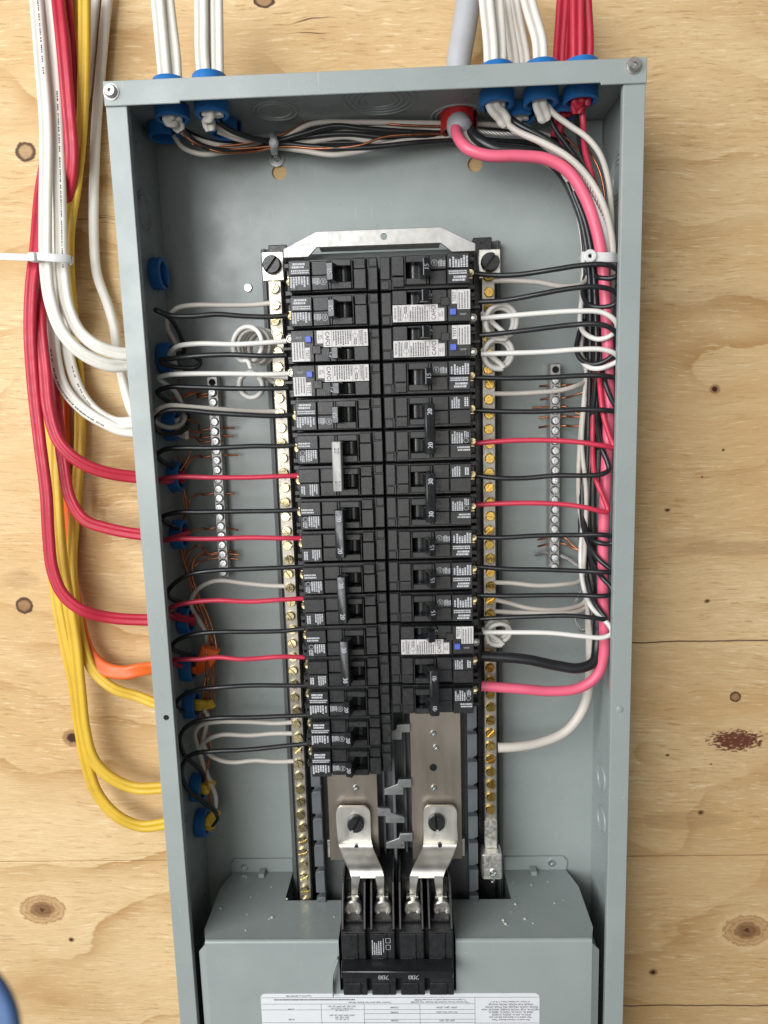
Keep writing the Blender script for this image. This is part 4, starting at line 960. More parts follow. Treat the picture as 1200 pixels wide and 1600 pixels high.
cable(YJ, 'yjack', .0054, 'yellow cable entering the panel side second from the bottom', [(111, -25, -.016), (112, 100, -.016), (110, 250, -.012), (104, 400, -.012), (96, 520, -.012), (88, 640, -.016), (86, 720, -.020), (90, 800, -.024), (96, 870, -.028), (107, 940, -.030), (118, 1010, -.030), (125, 1080, -.030), (132, 1140, -.030), (145, 1185, -.030), (170, 1213, -.030), (210, 1231, -.028)] + into(8), group=gy)
cable(YJ, 'yjack', .0054, 'lowest yellow cable entering the panel side at the bottom', [(120, -25, -.006), (118, 100, -.006), (106, 250, -.006), (96, 400, -.006), (82, 520, -.006), (74, 640, -.008), (76, 760, -.010), (82, 860, -.014), (88, 930, -.018), (101, 1000, -.022), (116, 1070, -.024), (124, 1130, -.024), (136, 1195, -.024), (154, 1243, -.024), (186, 1277, -.024), (222, 1291, -.022)] + into(9), group=gy)
cable('orange_cable', 'ojack', .0062, 'flat orange cable entering the panel side between red and yellow cables', [(98, 560, -.005), (100, 700, -.005), (104, 800, -.005), (112, 900, -.008), (124, 975, -.012), (138, 1020, -.018), (162, 1044, -.022), (195, 1051, -.024), (220, 1046, -.024)] + into(6), flatprof(.42, .06), lambda t: .5 * math.sin(t * 9))
# jackets of the same cables seen inside the left wall
ends = [(5, 'rjack', 'red_cable_end', [(268, 962, -.050), (285, 966, -.046), (303, 970, -.040)], .0040, 'short red jacket end sticking into the panel at the left wall'),
 (7, 'yjack', 'yellow_cable_end', [off(LG[7], .004), off(LG[7], .016, -.003), (322, 1101, -.030), (333, 1100, -.032)], .0056, 'torn yellow jacket end inside the left wall, topmost of three'),
 (8, 'yjack', 'yellow_cable_end', [off(LG[8], .004), off(LG[8], .015, -.003), (322, 1228, -.030), (332, 1221, -.032)], .0056, 'torn yellow jacket end inside the left wall, middle of three'),
 (9, 'yjack', 'yellow_cable_end', [off(LG[9], .004), off(LG[9], .014, -.004), (328, 1283, -.030), (338, 1268, -.033)], .0060, 'curved yellow jacket end inside the left wall, lowest of three'),
 (2, 'wjack', 'white_cable_end', [(262, 668, -.020), (275, 674, -.026), (292, 680, -.034)], .0050, 'torn white jacket end inside the left wall below the loops'),
 (1, 'wjack', 'white_cable_end', [(256, 572, -.020), (268, 578, -.026), (284, 582, -.032)], .0050, 'torn white jacket end inside the left wall at the upper bushing')]
for i, mtl, nm, pts, r, l in ends: cable(nm, mtl, r, l, pts, flatprof(.5, .15), lambda t: .3 * t, lambda t: 1 - .25 * t)
cable('orange_cable_end', 'ojack', .0072, 'wide torn orange jacket flap inside the left wall', [(292, 1047, -.022), (308, 1042, -.028), (322, 1030, -.034), (330, 1012, -.036)], flatprof(.35, .0), lambda t: .4 * t, lambda t: 1 + .15 * t)

# --- outside cables on top
gt = 'white cables entering the panel top'
def topc(name, mtl, r, label, u0, g, ug, vend, inn=(), prof=TWO, dy=0, dx=0, group=None, tw=None):
    p = TG[g] if isinstance(g, int) else g
    a = U(u0, -30, p.y + dy); b = off(p, dx, dy, .030); c = off(p, dx * .8, dy * .8, .004); d = off(p, dx * .6, dy * .6, -.011)
    return cable(name, mtl, r, label, [a, a.lerp(b, .5) + Vector(((ug) * .001, 0, 0)), b, c, d] + list(inn), prof, tw, rag if inn else None, group)
topc(WJ, 'wjack', .0050, 'left cable of the white pair entering the far left top bushing', 244, 0, 0, 0, [(275, 192, -.056), (283, 205, -.054)], dx=-.0032, dy=-.002, group=gt)
topc(WJ, 'wjack', .0046, 'right cable of the white pair entering the far left top bushing', 259, 0, 0, 0, [], dx=.0042, dy=.002, group=gt)
topc(WJ, 'wjack', .0050, 'left cable of the three whites entering the second top bushing', 314, 2, 0, 0, [(325, 186, -.060), (329, 205, -.058)], dx=-.0042, dy=-.002, group=gt)
topc(WJ, 'wjack', .0044, 'middle cable of the three whites entering the second top bushing', 327, 2, 0, 0, [], dx=.0018, dy=.004, group=gt)
topc(WJ, 'wjack', .0046, 'right cable of the three whites entering the second top bushing', 338, 2, 0, 0, [], dx=.0062, dy=.001, group=gt)
topc('grey_cable', 'gjack', .0094, 'thick round grey cable entering the red bushing', 737, RB, 0, 0, [(717, 196, -.040), (722, 208, -.044)], [(math.cos(2 * PI * i / 20), math.sin(2 * PI * i / 20)) for i in range(20)])
topc(WJ, 'wjack', .0054, 'leftmost white cable entering the bushing right of the thick grey cable', 757, 4, 0, 0, [(784, 182, -.060), (792, 196, -.058)], dx=-.0046, dy=-.003, group=gt)
topc(WJ, 'wjack', .0046, 'white cable behind the leftmost one right of the thick grey cable', 775, 4, 0, 0, [], dx=.0030, dy=.002, group=gt)
topc(WJ, 'wjack', .0044, 'white cable entering the rear bushing, left of the rear pair', 786, 5, 0, 0, [(806, 196, -.030), (812, 210, -.030)], dx=-.0040, group=gt)
topc(WJ, 'wjack', .0044, 'white cable entering the rear bushing, right of the rear pair', 798, 5, 0, 0, [], dx=.0040, group=gt)
topc(WJ, 'wjack', .0054, 'single flat white cable entering the bushing left of the red cables', 817, 6, 0, 0, [(849, 178, -.060), (853, 190, -.058)], dx=-.0010, group=gt)
gt2 = 'red cables entering the panel top'
topc(RJ, 'rjack', .0050, 'leftmost of the red cables above the panel top', 882, 7, 0, 0, [(872, 196, -.036), (868, 214, -.034)], dx=-.0020, group=gt2)
topc(RJ, 'rjack', .0046, 'second red cable from the left above the panel top', 893, 7, 0, 0, [], dx=.0050, group=gt2)
topc(RJ, 'rjack', .0052, 'third red cable from the left above the panel top', 902, 8, 0, 0, [(903, 160, -.062), (902, 178, -.060)], dx=-.0030, dy=-.002, group=gt2)
topc(RJ, 'rjack', .0050, 'rightmost of the red cables above the panel top', 912, 8, 0, 0, [(909, 158, -.058), (908, 172, -.058)], dx=.0044, dy=.001, group=gt2)

# --- wires in the left half, breaker or bar end first
R1 = .00195
def Y(*a): return a
wire('whitewire', R1, 'white wire to the neutral bar beside the second left breaker', [(434, 472, -.040), (400, 476, -.040), (350, 477, -.042), (300, 477, -.046), (276, 482, -.050), (263, 495, -.050), (262, 512, -.044), (274, 534, -.034), (282, 548, -.026), off(LG[1], .006, 0, .003)])
wire('blackwire', R1, 'black wire to the second left breaker', [(449, 493, -.0585), (420, 495, -.0600), (380, 494, -.062), (340, 491, -.064), (300, 494, -.066), (268, 493, -.068), (244, 485, -.072), (252, 487, -.058), (268, 500, -.048), (282, 525, -.036), (287, 550, -.028), off(LG[1], .006, .002, .004)])
wire('brightwire', R1, 'bright white wire to the upper test-button breaker on the left', [(448, 533, -.064), (420, 535, -.066), (370, 538, -.066), (310, 537, -.064), (278, 541, -.058), (266, 552, -.046), (262, 562, -.030), off(LG[1], .006, .002, -.002)])
wire('blackwire', R1, 'black wire to the upper test-button breaker on the left', [(448, 555, -.060), (410, 556, -.062), (360, 554, -.062), (310, 556, -.062), (272, 560, -.060), (250, 563, -.058), (258, 570, -.050), (290, 575, -.044), (308, 573, -.042), (313, 565, -.040), (302, 557, -.036), (284, 559, -.028), off(LG[1], .006, 0, 0)])
wire('brightwire', R1, 'bright white wire to the lower test-button breaker on the left', [(452, 584, -.064), (420, 585, -.066), (360, 584, -.066), (300, 584, -.066), (262, 586, -.064), (247, 591, -.060), (255, 598, -.050), (272, 610, -.040), (284, 632, -.030), (288, 650, -.024), off(LG[2], .008, 0, .004)])
wire('blackwire', R1, 'black wire to the lower test-button breaker on the left', [(451, 606, -.060), (420, 607, -.062), (360, 607, -.062), (300, 605, -.062), (262, 605, -.062), (246, 612, -.060), (252, 620, -.052), (272, 632, -.042), (290, 640, -.034), (294, 655, -.026), off(LG[2], .008, .001, .003)])
wire('whitewire', R1, 'greyish white wire running above the black one to the fifth left row', [(446, 643, -.040), (400, 643, -.046), (350, 640, -.056), (300, 636, -.064), (262, 634, -.070), (244, 642, -.074), (240, 654, -.070), (250, 664, -.058), (268, 668, -.046), (284, 662, -.036), (289, 650, -.030), (280, 655, -.024), off(LG[2], .008, .002, .002)])
wire('blackwire', R1, 'black wire to the fifth left breaker, sharing a loop with a white one', [(462, 648, -.0585), (430, 650, -.062), (380, 648, -.066), (330, 645, -.068), (290, 641, -.070), (260, 642, -.072), (241, 652, -.072), (240, 664, -.066), (252, 676, -.054), (272, 678, -.044), (292, 668, -.034), (290, 655, -.028), off(LG[2], .008, 0, .001)])
wire('blackwire', R1, 'black wire to the upper pole of the topmost left two-pole 20', [(467, 695, -.0585), (440, 697, -.0600), (400, 697, -.062), (330, 700, -.064), (285, 700, -.064), (258, 702, -.064), (245, 711, -.060), (256, 722, -.048), (276, 734, -.034), off(LG[3], .008, 0, .003)])
wire('redwire', R1, 'red wire to the lower pole of the topmost left two-pole 20', [(470, 743, -.0585), (440, 744, -.062), (390, 746, -.064), (330, 746, -.066), (280, 745, -.066), (255, 748, -.066), (247, 752, -.060), (262, 753, -.048), off(LG[3], .010, 0, -.001)])
wire('blackwire', R1, 'black wire to the upper pole of the second left two-pole 20', [(470, 796, -.0585), (440, 798, -.0600), (380, 799, -.062), (320, 800, -.064), (275, 801, -.064), (253, 808, -.062), (262, 818, -.050), (284, 830, -.036), off(LG[4], .008, 0, .002)])
wire('redwire', R1, 'red wire to the lower pole of the second left two-pole 20', [(472, 841, -.0585), (445, 841, -.062), (390, 840, -.064), (330, 842, -.066), (275, 842, -.066), (254, 845, -.062), (270, 840, -.050), (294, 832, -.038), (290, 836, -.028), off(LG[4], .010, 0, 0)])
wire('blackwire', R1, 'black wire to the upper pole of the lowest left two-pole 20', [(474, 885, -.0585), (440, 887, -.0600), (390, 889, -.062), (330, 892, -.064), (295, 898, -.064), (270, 914, -.062), (262, 928, -.058), (272, 937, -.048), (290, 944, -.036), (296, 958, -.028), off(LG[5], .008, 0, .003)])
wire('redwire', R1, 'red wire to the lower pole of the lowest left two-pole 20', [(474, 935, -.0585), (440, 937, -.062), (390, 940, -.064), (340, 938, -.066), (300, 941, -.066), (272, 947, -.066), (259, 956, -.064), (266, 962, -.054), (285, 968, -.042), off(LG[5], .012, -.004, 0)])
wire('whitewire', R1, 'white wire to the neutral bar beside the lowest left two-pole 20', [(450, 916, -.040), (420, 915, -.040), (380, 911, -.040), (345, 907, -.040), (325, 911, -.038), (306, 924, -.034), (298, 945, -.030), (310, 968, -.028), (322, 990, -.026), (322, 1012, -.026), (308, 1028, -.026), (300, 1034, -.024), off(LG[6], .010, 0, .003)])
wire('blackwire', R1, 'black wire to the upper pole of the left two-pole 30', [(476, 982, -.0585), (440, 986, -.060), (400, 987, -.062), (330, 988, -.064), (300, 992, -.064), (276, 1001, -.062), (269, 1011, -.058), (280, 1019, -.048), (302, 1028, -.038), off(LG[6], .012, -.004, .002)])
wire('redwire', R1, 'red wire to the left two-pole 30', [(476, 1027, -.0585), (440, 1026, -.062), (400, 1029, -.064), (375, 1030, -.066), (340, 1027, -.066), (310, 1030, -.066), (270, 1031, -.066), (274, 1038, -.050), off(LG[6], .010, 0, -.002)])
wire('blackwire', R1, 'black wire to the upper of the three bottom left 20 breakers', [(482, 1071, -.0585), (440, 1071, -.060), (390, 1071, -.062), (345, 1074, -.064), (308, 1078, -.062), (284, 1088, -.060), (275, 1100, -.056), (282, 1110, -.046), (300, 1113, -.036), (318, 1107, -.030)])
wire('blackwire', R1, 'black wire to the middle of the three bottom left 20 breakers', [(484, 1117, -.0585), (440, 1119, -.060), (390, 1121, -.062), (340, 1122, -.064), (306, 1127, -.062), (287, 1140, -.060), (281, 1160, -.056), (290, 1182, -.050), (306, 1196, -.042), (318, 1210, -.034), (319, 1224, -.030)])
wire('blackwire', R1, 'black wire to the lowest of the three bottom left 20 breakers', [(486, 1161, -.0585), (440, 1166, -.060), (390, 1171, -.062), (330, 1174, -.064), (302, 1178, -.062), (288, 1190, -.060), (284, 1210, -.056), (294, 1234, -.050), (316, 1252, -.042), (334, 1266, -.036), (340, 1278, -.032), (332, 1290, -.030)])
wire('whitewire', R1, 'white wire to the left neutral bar, highest of the three low ones', [(462, 1128, -.040), (430, 1130, -.040), (390, 1128, -.040), (340, 1128, -.040), (314, 1133, -.040), (305, 1146, -.038), (309, 1166, -.036), (316, 1190, -.034), (324, 1212, -.032), (320, 1224, -.030)])
wire('whitewire', R1, 'white wire to the left neutral bar, middle of the three low ones', [(463, 1146, -.040), (430, 1146, -.040), (390, 1149, -.040), (348, 1148, -.040), (328, 1154, -.038), (314, 1166, -.036), (316, 1190, -.034), (328, 1220, -.032), (337, 1245, -.032), (337, 1262, -.032)])
wire('whitewire', R1, 'white wire to the left neutral bar, lowest of all', [(464, 1189, -.040), (430, 1190, -.040), (400, 1188, -.040), (365, 1191, -.040), (345, 1188, -.040), (326, 1178, -.038), (318, 1162, -.036), (321, 1140, -.034), (325, 1120, -.032), (318, 1107, -.030)])
# bare copper on the left, from cable ends to the ground bar
CU = .0009; gc = 'bare copper ground wires on the left'
def gb_pt(v): t = (v - 588) / 314; p = ga.lerp(gb, t); return p
def cu(label, pts, vend, stick=.008):
    p = gb_pt(vend); e = Vector((p.x + .0046 + stick * random.uniform(.7, 1.3), yG + random.uniform(.001, .006), p.z - .001 + random.uniform(-.0015, .0015)))
    wire('copper', CU, label, list(pts) + [Vector((p.x - .014, yG + .0030, p.z - .001)), Vector((p.x - .003, yG + .0052, p.z)), e], None, 'wire', gc)
cu('bare copper wire arriving at the left ground bar at its top screws', [off(LG[1], .012, 0, -.002), (280, 600, -.022), (272, 625, -.022), (285, 618, -.020), (305, 612, -.016)], 613, .001)
cu('second bare copper wire arriving near the top of the left ground bar', [off(LG[2], .010, 0, .012), (276, 632, -.022), (290, 620, -.020), (312, 613, -.016)], 617, .001)
cu('bare copper wire to the left ground bar from the torn white jacket, upper', [off(LG[2], .014, -.006, .003), (295, 656, -.030), (310, 662, -.022)], 667, .009)
cu('bare copper wire to the left ground bar from the torn white jacket, middle', [off(LG[2], .016, -.008, 0), (300, 674, -.030), (315, 676, -.022)], 679, .010)
cu('bare copper wire to the left ground bar from the torn white jacket, lower', [off(LG[2], .016, -.008, -.004), (288, 684, -.026), (305, 683, -.020)], 686, .001)
cu('bare copper wire arching into the left ground bar above the uppermost red wire', [off(LG[3], .012, 0, .002), (288, 735, -.022), (297, 720, -.020), (312, 711, -.016)], 709, .010)
cu('bare copper wire arching into the left ground bar below the uppermost red wire', [(290, 885, -.018), (288, 840, -.020), (290, 800, -.020), (300, 778, -.020), (312, 771, -.016)], 768, .007)
cu('bare copper wire reaching the left ground bar above the second red wire', [off(LG[4], .012, 0, .002), (300, 830, -.022), (318, 825, -.018)], 823, .011)
cu('bare copper wire rising from below into the low end of the left ground bar', [(328, 1100, -.026), (333, 1050, -.024), (330, 1000, -.022), (318, 960, -.020), (300, 920, -.020), (292, 890, -.020), (300, 875, -.020), (315, 867, -.016)], 865, .012)
cu('second bare copper wire rising from below into the low end of the left ground bar', [(322, 1225, -.028), (328, 1160, -.028), (318, 1120, -.028), (326, 1060, -.026), (334, 1010, -.022), (310, 950, -.020), (296, 910, -.020), (290, 880, -.018), (298, 860, -.016), (312, 852, -.016)], 862, .010)
cu('third bare copper wire rising from below into the low end of the left ground bar', [(330, 1260, -.030), (322, 1200, -.030), (310, 1150, -.030), (318, 1080, -.028), (326, 1020, -.024), (316, 950, -.022), (302, 910, -.020), (300, 890, -.018), (312, 878, -.016)], 872, .006)
for k_, (lab_, pts_) in enumerate((('bare copper wire crossing the orange flap, nearest the corner', [(318, 1212, -.028), (316, 1150, -.030), (324, 1090, -.030), (322, 1030, -.040), (326, 985, -.030), (312, 945, -.024), (297, 905, -.022), (284, 862, -.020), (286, 820, -.020)]),
 ('bare copper wire crossing the orange flap, farther from the corner', [(336, 1110, -.028), (334, 1060, -.030), (338, 1010, -.034), (326, 965, -.026), (308, 925, -.024), (300, 895, -.022), (305, 872, -.020), (322, 858, -.016)]),
 ('bare copper wire beside the second bushing from the bottom', [(330, 1265, -.032), (326, 1240, -.034), (322, 1205, -.034), (330, 1170, -.034), (322, 1130, -.032), (330, 1095, -.030)]),
 ('bare copper wire rising behind the uppermost red wire', [(286, 815, -.020), (292, 790, -.022), (287, 765, -.022), (283, 735, -.024), (292, 720, -.022), (300, 700, -.022)]))):
    wire('copper', CU, lab_, pts_, None, 'wire', gc)
wire('copper', CU, 'bare copper wire standing upright along the left back corner', [(318, 990, -.022), (302, 930, -.022), (288, 880, -.018), (289, 820, -.018), (287, 770, -.018), (289, 735, -.018), (280, 712, -.018)], None, 'wire', gc)
wire('copper', CU, 'bare copper wire bowed beside the second left red wire', [(300, 925, -.020), (291, 890, -.018), (289, 850, -.018), (294, 826, -.018), (289, 805, -.018)], None, 'wire', gc)

# --- coiled white pigtails of the test-button breakers
def coil(label, c, r0, turns, axis, start, end, pitch, rr=.0018, grow=0.0, ph=0.0):
    ax = Vector(axis).normalized(); a = ax.orthogonal().normalized(); b = ax.cross(a); pts = []
    n = int(turns * 14)
    for i in range(n + 1):
        t = i / 14 * 2 * PI + ph; q = r0 * (1 + grow * math.sin(t * .37))
        pts.append(c + ax * (pitch * (t - ph) / (2 * PI)) + a * (q * math.cos(t)) + b * (q * math.sin(t)))
    pts = [start] + pts + [end]
    C = spline(pts, 3); mb = MB(); tube(mb, C, rr, 10); o = ob('coiled_wire', mb.mesh('coiled_wire', 'brightwire', True, 70)); tag(o, label, 'wire', 'coiled white pigtails'); return o
def ctr(u, v, y): return U(u, v, y)
coil('large coiled white pigtail left of the upper left test-button breaker', ctr(384, 537, -.056), .0128, 5.6, (.42, .90, -.06), U(392, 575, -.056), U(440, 528, -.044), .0044, .0019, .05, 2.2)
coil('small coiled white pigtail left of the lower left test-button breaker', ctr(391, 602, -.050), .0098, 2.0, (.10, .98, .12), U(450, 590, -.050), U(442, 604, -.040), .0035, .0019)
coil('ribbed white pigtail coil right of the second right breaker', ctr(785, 503, -.056), .0120, 3.2, (-.2, .95, .05), U(752, 488, -.052), U(768, 488, -.042), .0035, .0019, .10, 2.0)
coil('white pigtail coil right of the third right breaker', ctr(780, 553, -.054), .0108, 3.0, (-.12, .97, .1), U(752, 545, -.052), U(768, 548, -.042), .0036, .0020, .08, 2.0)
coil('white pigtail coil beside the lowest right test-button breaker', ctr(780, 993, -.052), .0095, 3.0, (-.1, .93, .3), U(752, 982, -.050), U(770, 985, -.042), .0036, .0019, .08, 2.0)

# --- big feeder conductors on the right
wire('pinkwire', .0043, 'thick pinkish red feeder sweeping down the right side to the two-pole 40', [(712, 200, -.046), (716, 215, -.052), (732, 233, -.058), (762, 243, -.060), (812, 244, -.060), (855, 249, -.060), (888, 268, -.060), (914, 308, -.060), (932, 360, -.060), (941, 410, -.060), (946, 470, -.060), (950, 560, -.060), (951, 650, -.060), (947, 740, -.060), (943, 830, -.060), (942, 920, -.060), (944, 990, -.060), (943, 1025, -.060), (933, 1055, -.060), (905, 1075, -.060), (860, 1080, -.060), (810, 1076, -.060), (752, 1072, -.058)])
wire('blackwire', .0043, 'thick black feeder beside the pinkish one to the two-pole 40', [(732, 202, -.040), (744, 215, -.046), (772, 232, -.050), (812, 236, -.050), (850, 245, -.048), (880, 272, -.046), (904, 320, -.046), (921, 380, -.046), (930, 440, -.046), (934, 520, -.044), (936, 640, -.042), (936, 760, -.042), (936, 880, -.044), (934, 960, -.048), (933, 1010, -.052), (928, 1034, -.058), (905, 1044, -.060), (870, 1040, -.060), (820, 1030, -.060), (752, 1025, -.058)])
wire('whitewire', .0042, 'thick white feeder bowing out to the lower right neutral bar', [(724, 205, -.040), (736, 222, -.042), (775, 238, -.044), (830, 243, -.044), (872, 262, -.046), (910, 310, -.050), (935, 370, -.050), (944, 430, -.044), (940, 520, -.034), (934, 640, -.030), (926, 740, -.032), (921, 820, -.034), (922, 900, -.036), (922, 980, -.036), (922, 1050, -.036), (912, 1105, -.036), (885, 1142, -.036), (845, 1160, -.038), (805, 1167, -.040), (778, 1168, -.040)])
wire('greywire', .0040, 'grey sheathed conductor curving beside the thick pinkish feeder', [(815, 200, -.044), (850, 222, -.050), (886, 252, -.054), (918, 298, -.056), (942, 356, -.056), (952, 410, -.050), (952, 470, -.040), (950, 560, -.030)])
# stranded bare ground
def strands(label, pts, r, n, turns):
    C = spline([U(*p) for p in pts], 14); mb = MB()
    k = len(C)
    for q in range(n):
        pp = []
        for i in range(k):
            t = (C[min(i + 1, k - 1)] - C[max(i - 1, 0)]).normalized(); a_ = t.cross(Vector((0, 1, 0)))
            a_ = a_.normalized() if a_.length > .1 else t.orthogonal().normalized()
            b_ = t.cross(a_); w = 2 * PI * (q / n + turns * i / k); pp.append(C[i] + a_ * (r * math.cos(w)) + b_ * (r * math.sin(w)))
        tube(mb, pp, r * .55, 6)
    o = ob('stranded_ground_wire', mb.mesh('stranded_ground_wire', 'galv', True, 70)); tag(o, label, 'wire'); return o
strands('bare stranded ground conductor sweeping round the upper right corner', [(738, 206, -.038), (780, 210, -.040), (820, 212, -.044), (852, 222, -.052), (885, 245, -.058), (915, 280, -.060), (940, 325, -.060), (953, 370, -.056), (956, 410, -.050)], .0017, 6, 9)
strands('loose bare ground strands looping low beside the right bundle', [(912, 905, -.022), (903, 930, -.020), (897, 950, -.020), (899, 970, -.022), (908, 985, -.024), (916, 984, -.024)], .0010, 4, 1.2)
strands('frayed bare strands crossing the lower end of the right ground bar', [(836, 867, -.010), (850, 864, -.0085), (866, 865, -.0085), (885, 872, -.012), (905, 885, -.018)], .0010, 5, 1.0)

# --- upper right branch wires from the top bushings
wire('whitewire', .0024, 'white wire from the top bushing sweeping under the black cable to the right wall', [(788, 190, -.056), (808, 205, -.060), (850, 224, -.064), (888, 246, -.066), (918, 276, -.066), (942, 318, -.066), (955, 365, -.062), (958, 410, -.056), (956, 450, -.046)])
wire('blackwire', .0026, 'thick black wire from the top bushing running beside the white one', [(790, 180, -.052), (812, 196, -.056), (850, 216, -.058), (890, 244, -.058), (922, 280, -.056), (944, 326, -.052), (954, 380, -.046), (955, 440, -.040)])
wire('whitewire', .0021, 'rightmost white wire arching from the single white cable to the right wall', [(853, 162, -.058), (866, 178, -.060), (890, 196, -.062), (918, 216, -.064), (938, 242, -.064), (950, 280, -.060), (955, 330, -.054), (956, 380, -.046)])
wire('blackwire', R1, 'black wire dropping beside the single white cable end', [(856, 176, -.050), (866, 200, -.048), (886, 228, -.046), (908, 258, -.044), (928, 296, -.042), (944, 350, -.040), (950, 410, -.036)])
wire('redwire', .0022, 'red wire dropping straight from the red cables into the bundle', [(909, 165, -.056), (911, 190, -.054), (912, 215, -.050), (915, 240, -.046), (926, 280, -.042), (938, 330, -.038), (944, 390, -.034)])
wire('redwire', R1, 'dark red wire at the rear bushing near the back corner', [(878, 180, -.034), (872, 200, -.030), (880, 225, -.028), (900, 252, -.026), (920, 290, -.026), (936, 350, -.026)])
wire('blackwire', R1, 'black wire from the rear red cable near the corner', [(900, 178, -.052), (902, 200, -.046), (908, 232, -.040), (920, 262, -.034), (934, 310, -.032), (944, 370, -.030)])
wire('copper', CU, 'bare copper wire glinting inside the right wires near the corner', [(890, 196, -.030), (905, 215, -.034), (922, 238, -.040), (936, 265, -.044), (944, 300, -.044), (946, 340, -.042)])
wire('copper', CU, 'second bare copper wire in the top right corner', [(872, 200, -.026), (892, 222, -.030), (916, 248, -.036), (932, 285, -.038), (942, 330, -.036)])

# --- top bundle from the left bushings to the right corner
gtb = 'wires of the bundle along the panel top'
TB = [('whitewire', 'upper white wire of the top bundle, highest between clamp and red bushing', [(340, 205, -.040), (375, 218, -.034), (425, 219, -.024), (455, 208, -.024), (490, 193, -.026), (560, 191, -.026), (640, 192, -.026), (700, 193, -.022), (780, 196, -.020), (860, 212, -.018)]),
 ('blackwire', 'black wire on the front of the top bundle left of the clamp', [(285, 200, -.052), (305, 222, -.046), (345, 235, -.038), (400, 232, -.028), (430, 225, -.026), (490, 229, -.028), (530, 232, -.030), (580, 230, -.030), (650, 223, -.028), (700, 220, -.022), (790, 216, -.018), (880, 232, -.016)]),
 ('whitewire', 'white wire bowing lowest in the top bundle right of the clamp', [(272, 212, -.030), (285, 230, -.032), (315, 241, -.034), (350, 238, -.030), (425, 230, -.022), (470, 235, -.026), (520, 242, -.030), (560, 237, -.028), (620, 222, -.026), (700, 214, -.020), (800, 210, -.016), (880, 226, -.014)]),
 ('blackwire', 'black wire of the top bundle starting at the second bushing', [(338, 188, -.056), (360, 203, -.050), (395, 216, -.040), (430, 220, -.030), (470, 210, -.030), (520, 197, -.032), (570, 201, -.032), (640, 206, -.028), (700, 208, -.020), (800, 206, -.018), (890, 224, -.016)]),
 ('blackwire', 'black wire in the middle of the top bundle', [(345, 200, -.044), (380, 214, -.036), (430, 222, -.022), (480, 214, -.024), (540, 209, -.026), (600, 214, -.026), (660, 213, -.024), (720, 214, -.016), (800, 222, -.014), (890, 246, -.014)]),
 ('blackwire', 'rear black wire of the top bundle', [(290, 205, -.040), (330, 222, -.030), (380, 224, -.022), (430, 217, -.018), (480, 203, -.018), (560, 196, -.018), (640, 199, -.018), (720, 202, -.014), (820, 214, -.012), (900, 244, -.012)]),
 ('whitewire', 'white wire weaving through the middle of the top bundle', [(335, 196, -.050), (365, 210, -.042), (430, 224, -.020), (470, 218, -.022), (540, 206, -.022), (600, 199, -.022), (680, 202, -.020), (780, 208, -.014), (880, 236, -.012)]),
 ('whitewire', 'white wire at the left of the top bundle below the far left bushing', [(282, 205, -.048), (300, 215, -.042), (350, 228, -.032), (430, 227, -.018), (480, 222, -.020), (540, 214, -.022), (580, 220, -.022), (660, 216, -.020), (740, 212, -.014)]),
 ('blackwire', 'lower black wire of the top bundle near the back panel', [(292, 210, -.034), (320, 230, -.030), (380, 236, -.024), (430, 229, -.014), (490, 224, -.018), (560, 222, -.020), (640, 218, -.020), (700, 216, -.016), (790, 224, -.012)])]
for mtl, l, pts in TB: wire(mtl, .0020, l, pts, None, 'wire', gtb)
for l, pts in (('bare copper wire along the front of the top bundle', [(278, 200, -.044), (300, 220, -.044), (345, 238, -.040), (400, 236, -.030), (440, 229, -.028), (500, 232, -.030), (562, 227, -.032), (600, 214, -.032), (650, 210, -.030), (700, 209, -.024)]), ('bare copper wire along the rear of the top bundle', [(300, 225, -.036), (350, 228, -.034), (430, 214, -.028), (490, 189, -.024), (560, 187, -.022), (620, 195, -.028), (700, 198, -.024)]), ('bare copper wire low at the far left of the top bundle', [(282, 195, -.054), (290, 212, -.050), (310, 226, -.046), (330, 233, -.040), (380, 232, -.034), (430, 228, -.030)])):
    wire('copper', CU, l, pts, None, 'wire', gtb)

# --- horizontal wires in the right half
H = -.060
wire('blackwire', R1, 'black wire from the top right breaker looping in the bundle', [(738, 427, -.0585), (770, 430, -.060), (810, 429, -.064), (860, 422, -.070), (905, 415, -.074), (940, 413, -.076), (960, 418, -.074), (967, 427, -.070), (958, 434, -.066), (938, 434, -.062), (922, 426, -.050), (915, 415, -.040), (916, 380, -.034)])
wire('whitewire', R1, 'white wire to the highest screw of the right neutral bar', [(768, 439, -.040), (800, 439, -.042), (840, 441, -.046), (875, 447, -.048), (900, 446, -.046), (916, 438, -.040), (920, 420, -.034)])
wire('blackwire', R1, 'black wire from the second right breaker with a wide loop', [(748, 472, -.060), (790, 469, -.064), (840, 460, -.070), (890, 451, -.074), (930, 448, -.076), (955, 453, -.074), (967, 464, -.070), (961, 475, -.066), (940, 480, -.062), (920, 476, -.056), (911, 460, -.048), (913, 440, -.038), (918, 415, -.034)])
wire('brightwire', R1, 'bright white wire from the second right breaker with a wide loop', [(752, 497, -.062), (790, 494, -.066), (850, 489, -.070), (905, 486, -.074), (940, 488, -.076), (960, 500, -.076), (964, 513, -.072), (953, 525, -.068), (935, 530, -.064), (915, 522, -.058), (907, 508, -.050), (907, 485, -.042), (911, 460, -.034)])
wire('blackwire', R1, 'black wire from the third right breaker with the longest loop', [(750, 524, -.060), (790, 520, -.064), (840, 514, -.068), (890, 508, -.072), (930, 506, -.076), (953, 512, -.076), (966, 526, -.074), (965, 545, -.070), (952, 560, -.066), (930, 569, -.062), (911, 564, -.056), (901, 548, -.050), (904, 525, -.042), (911, 500, -.036)])
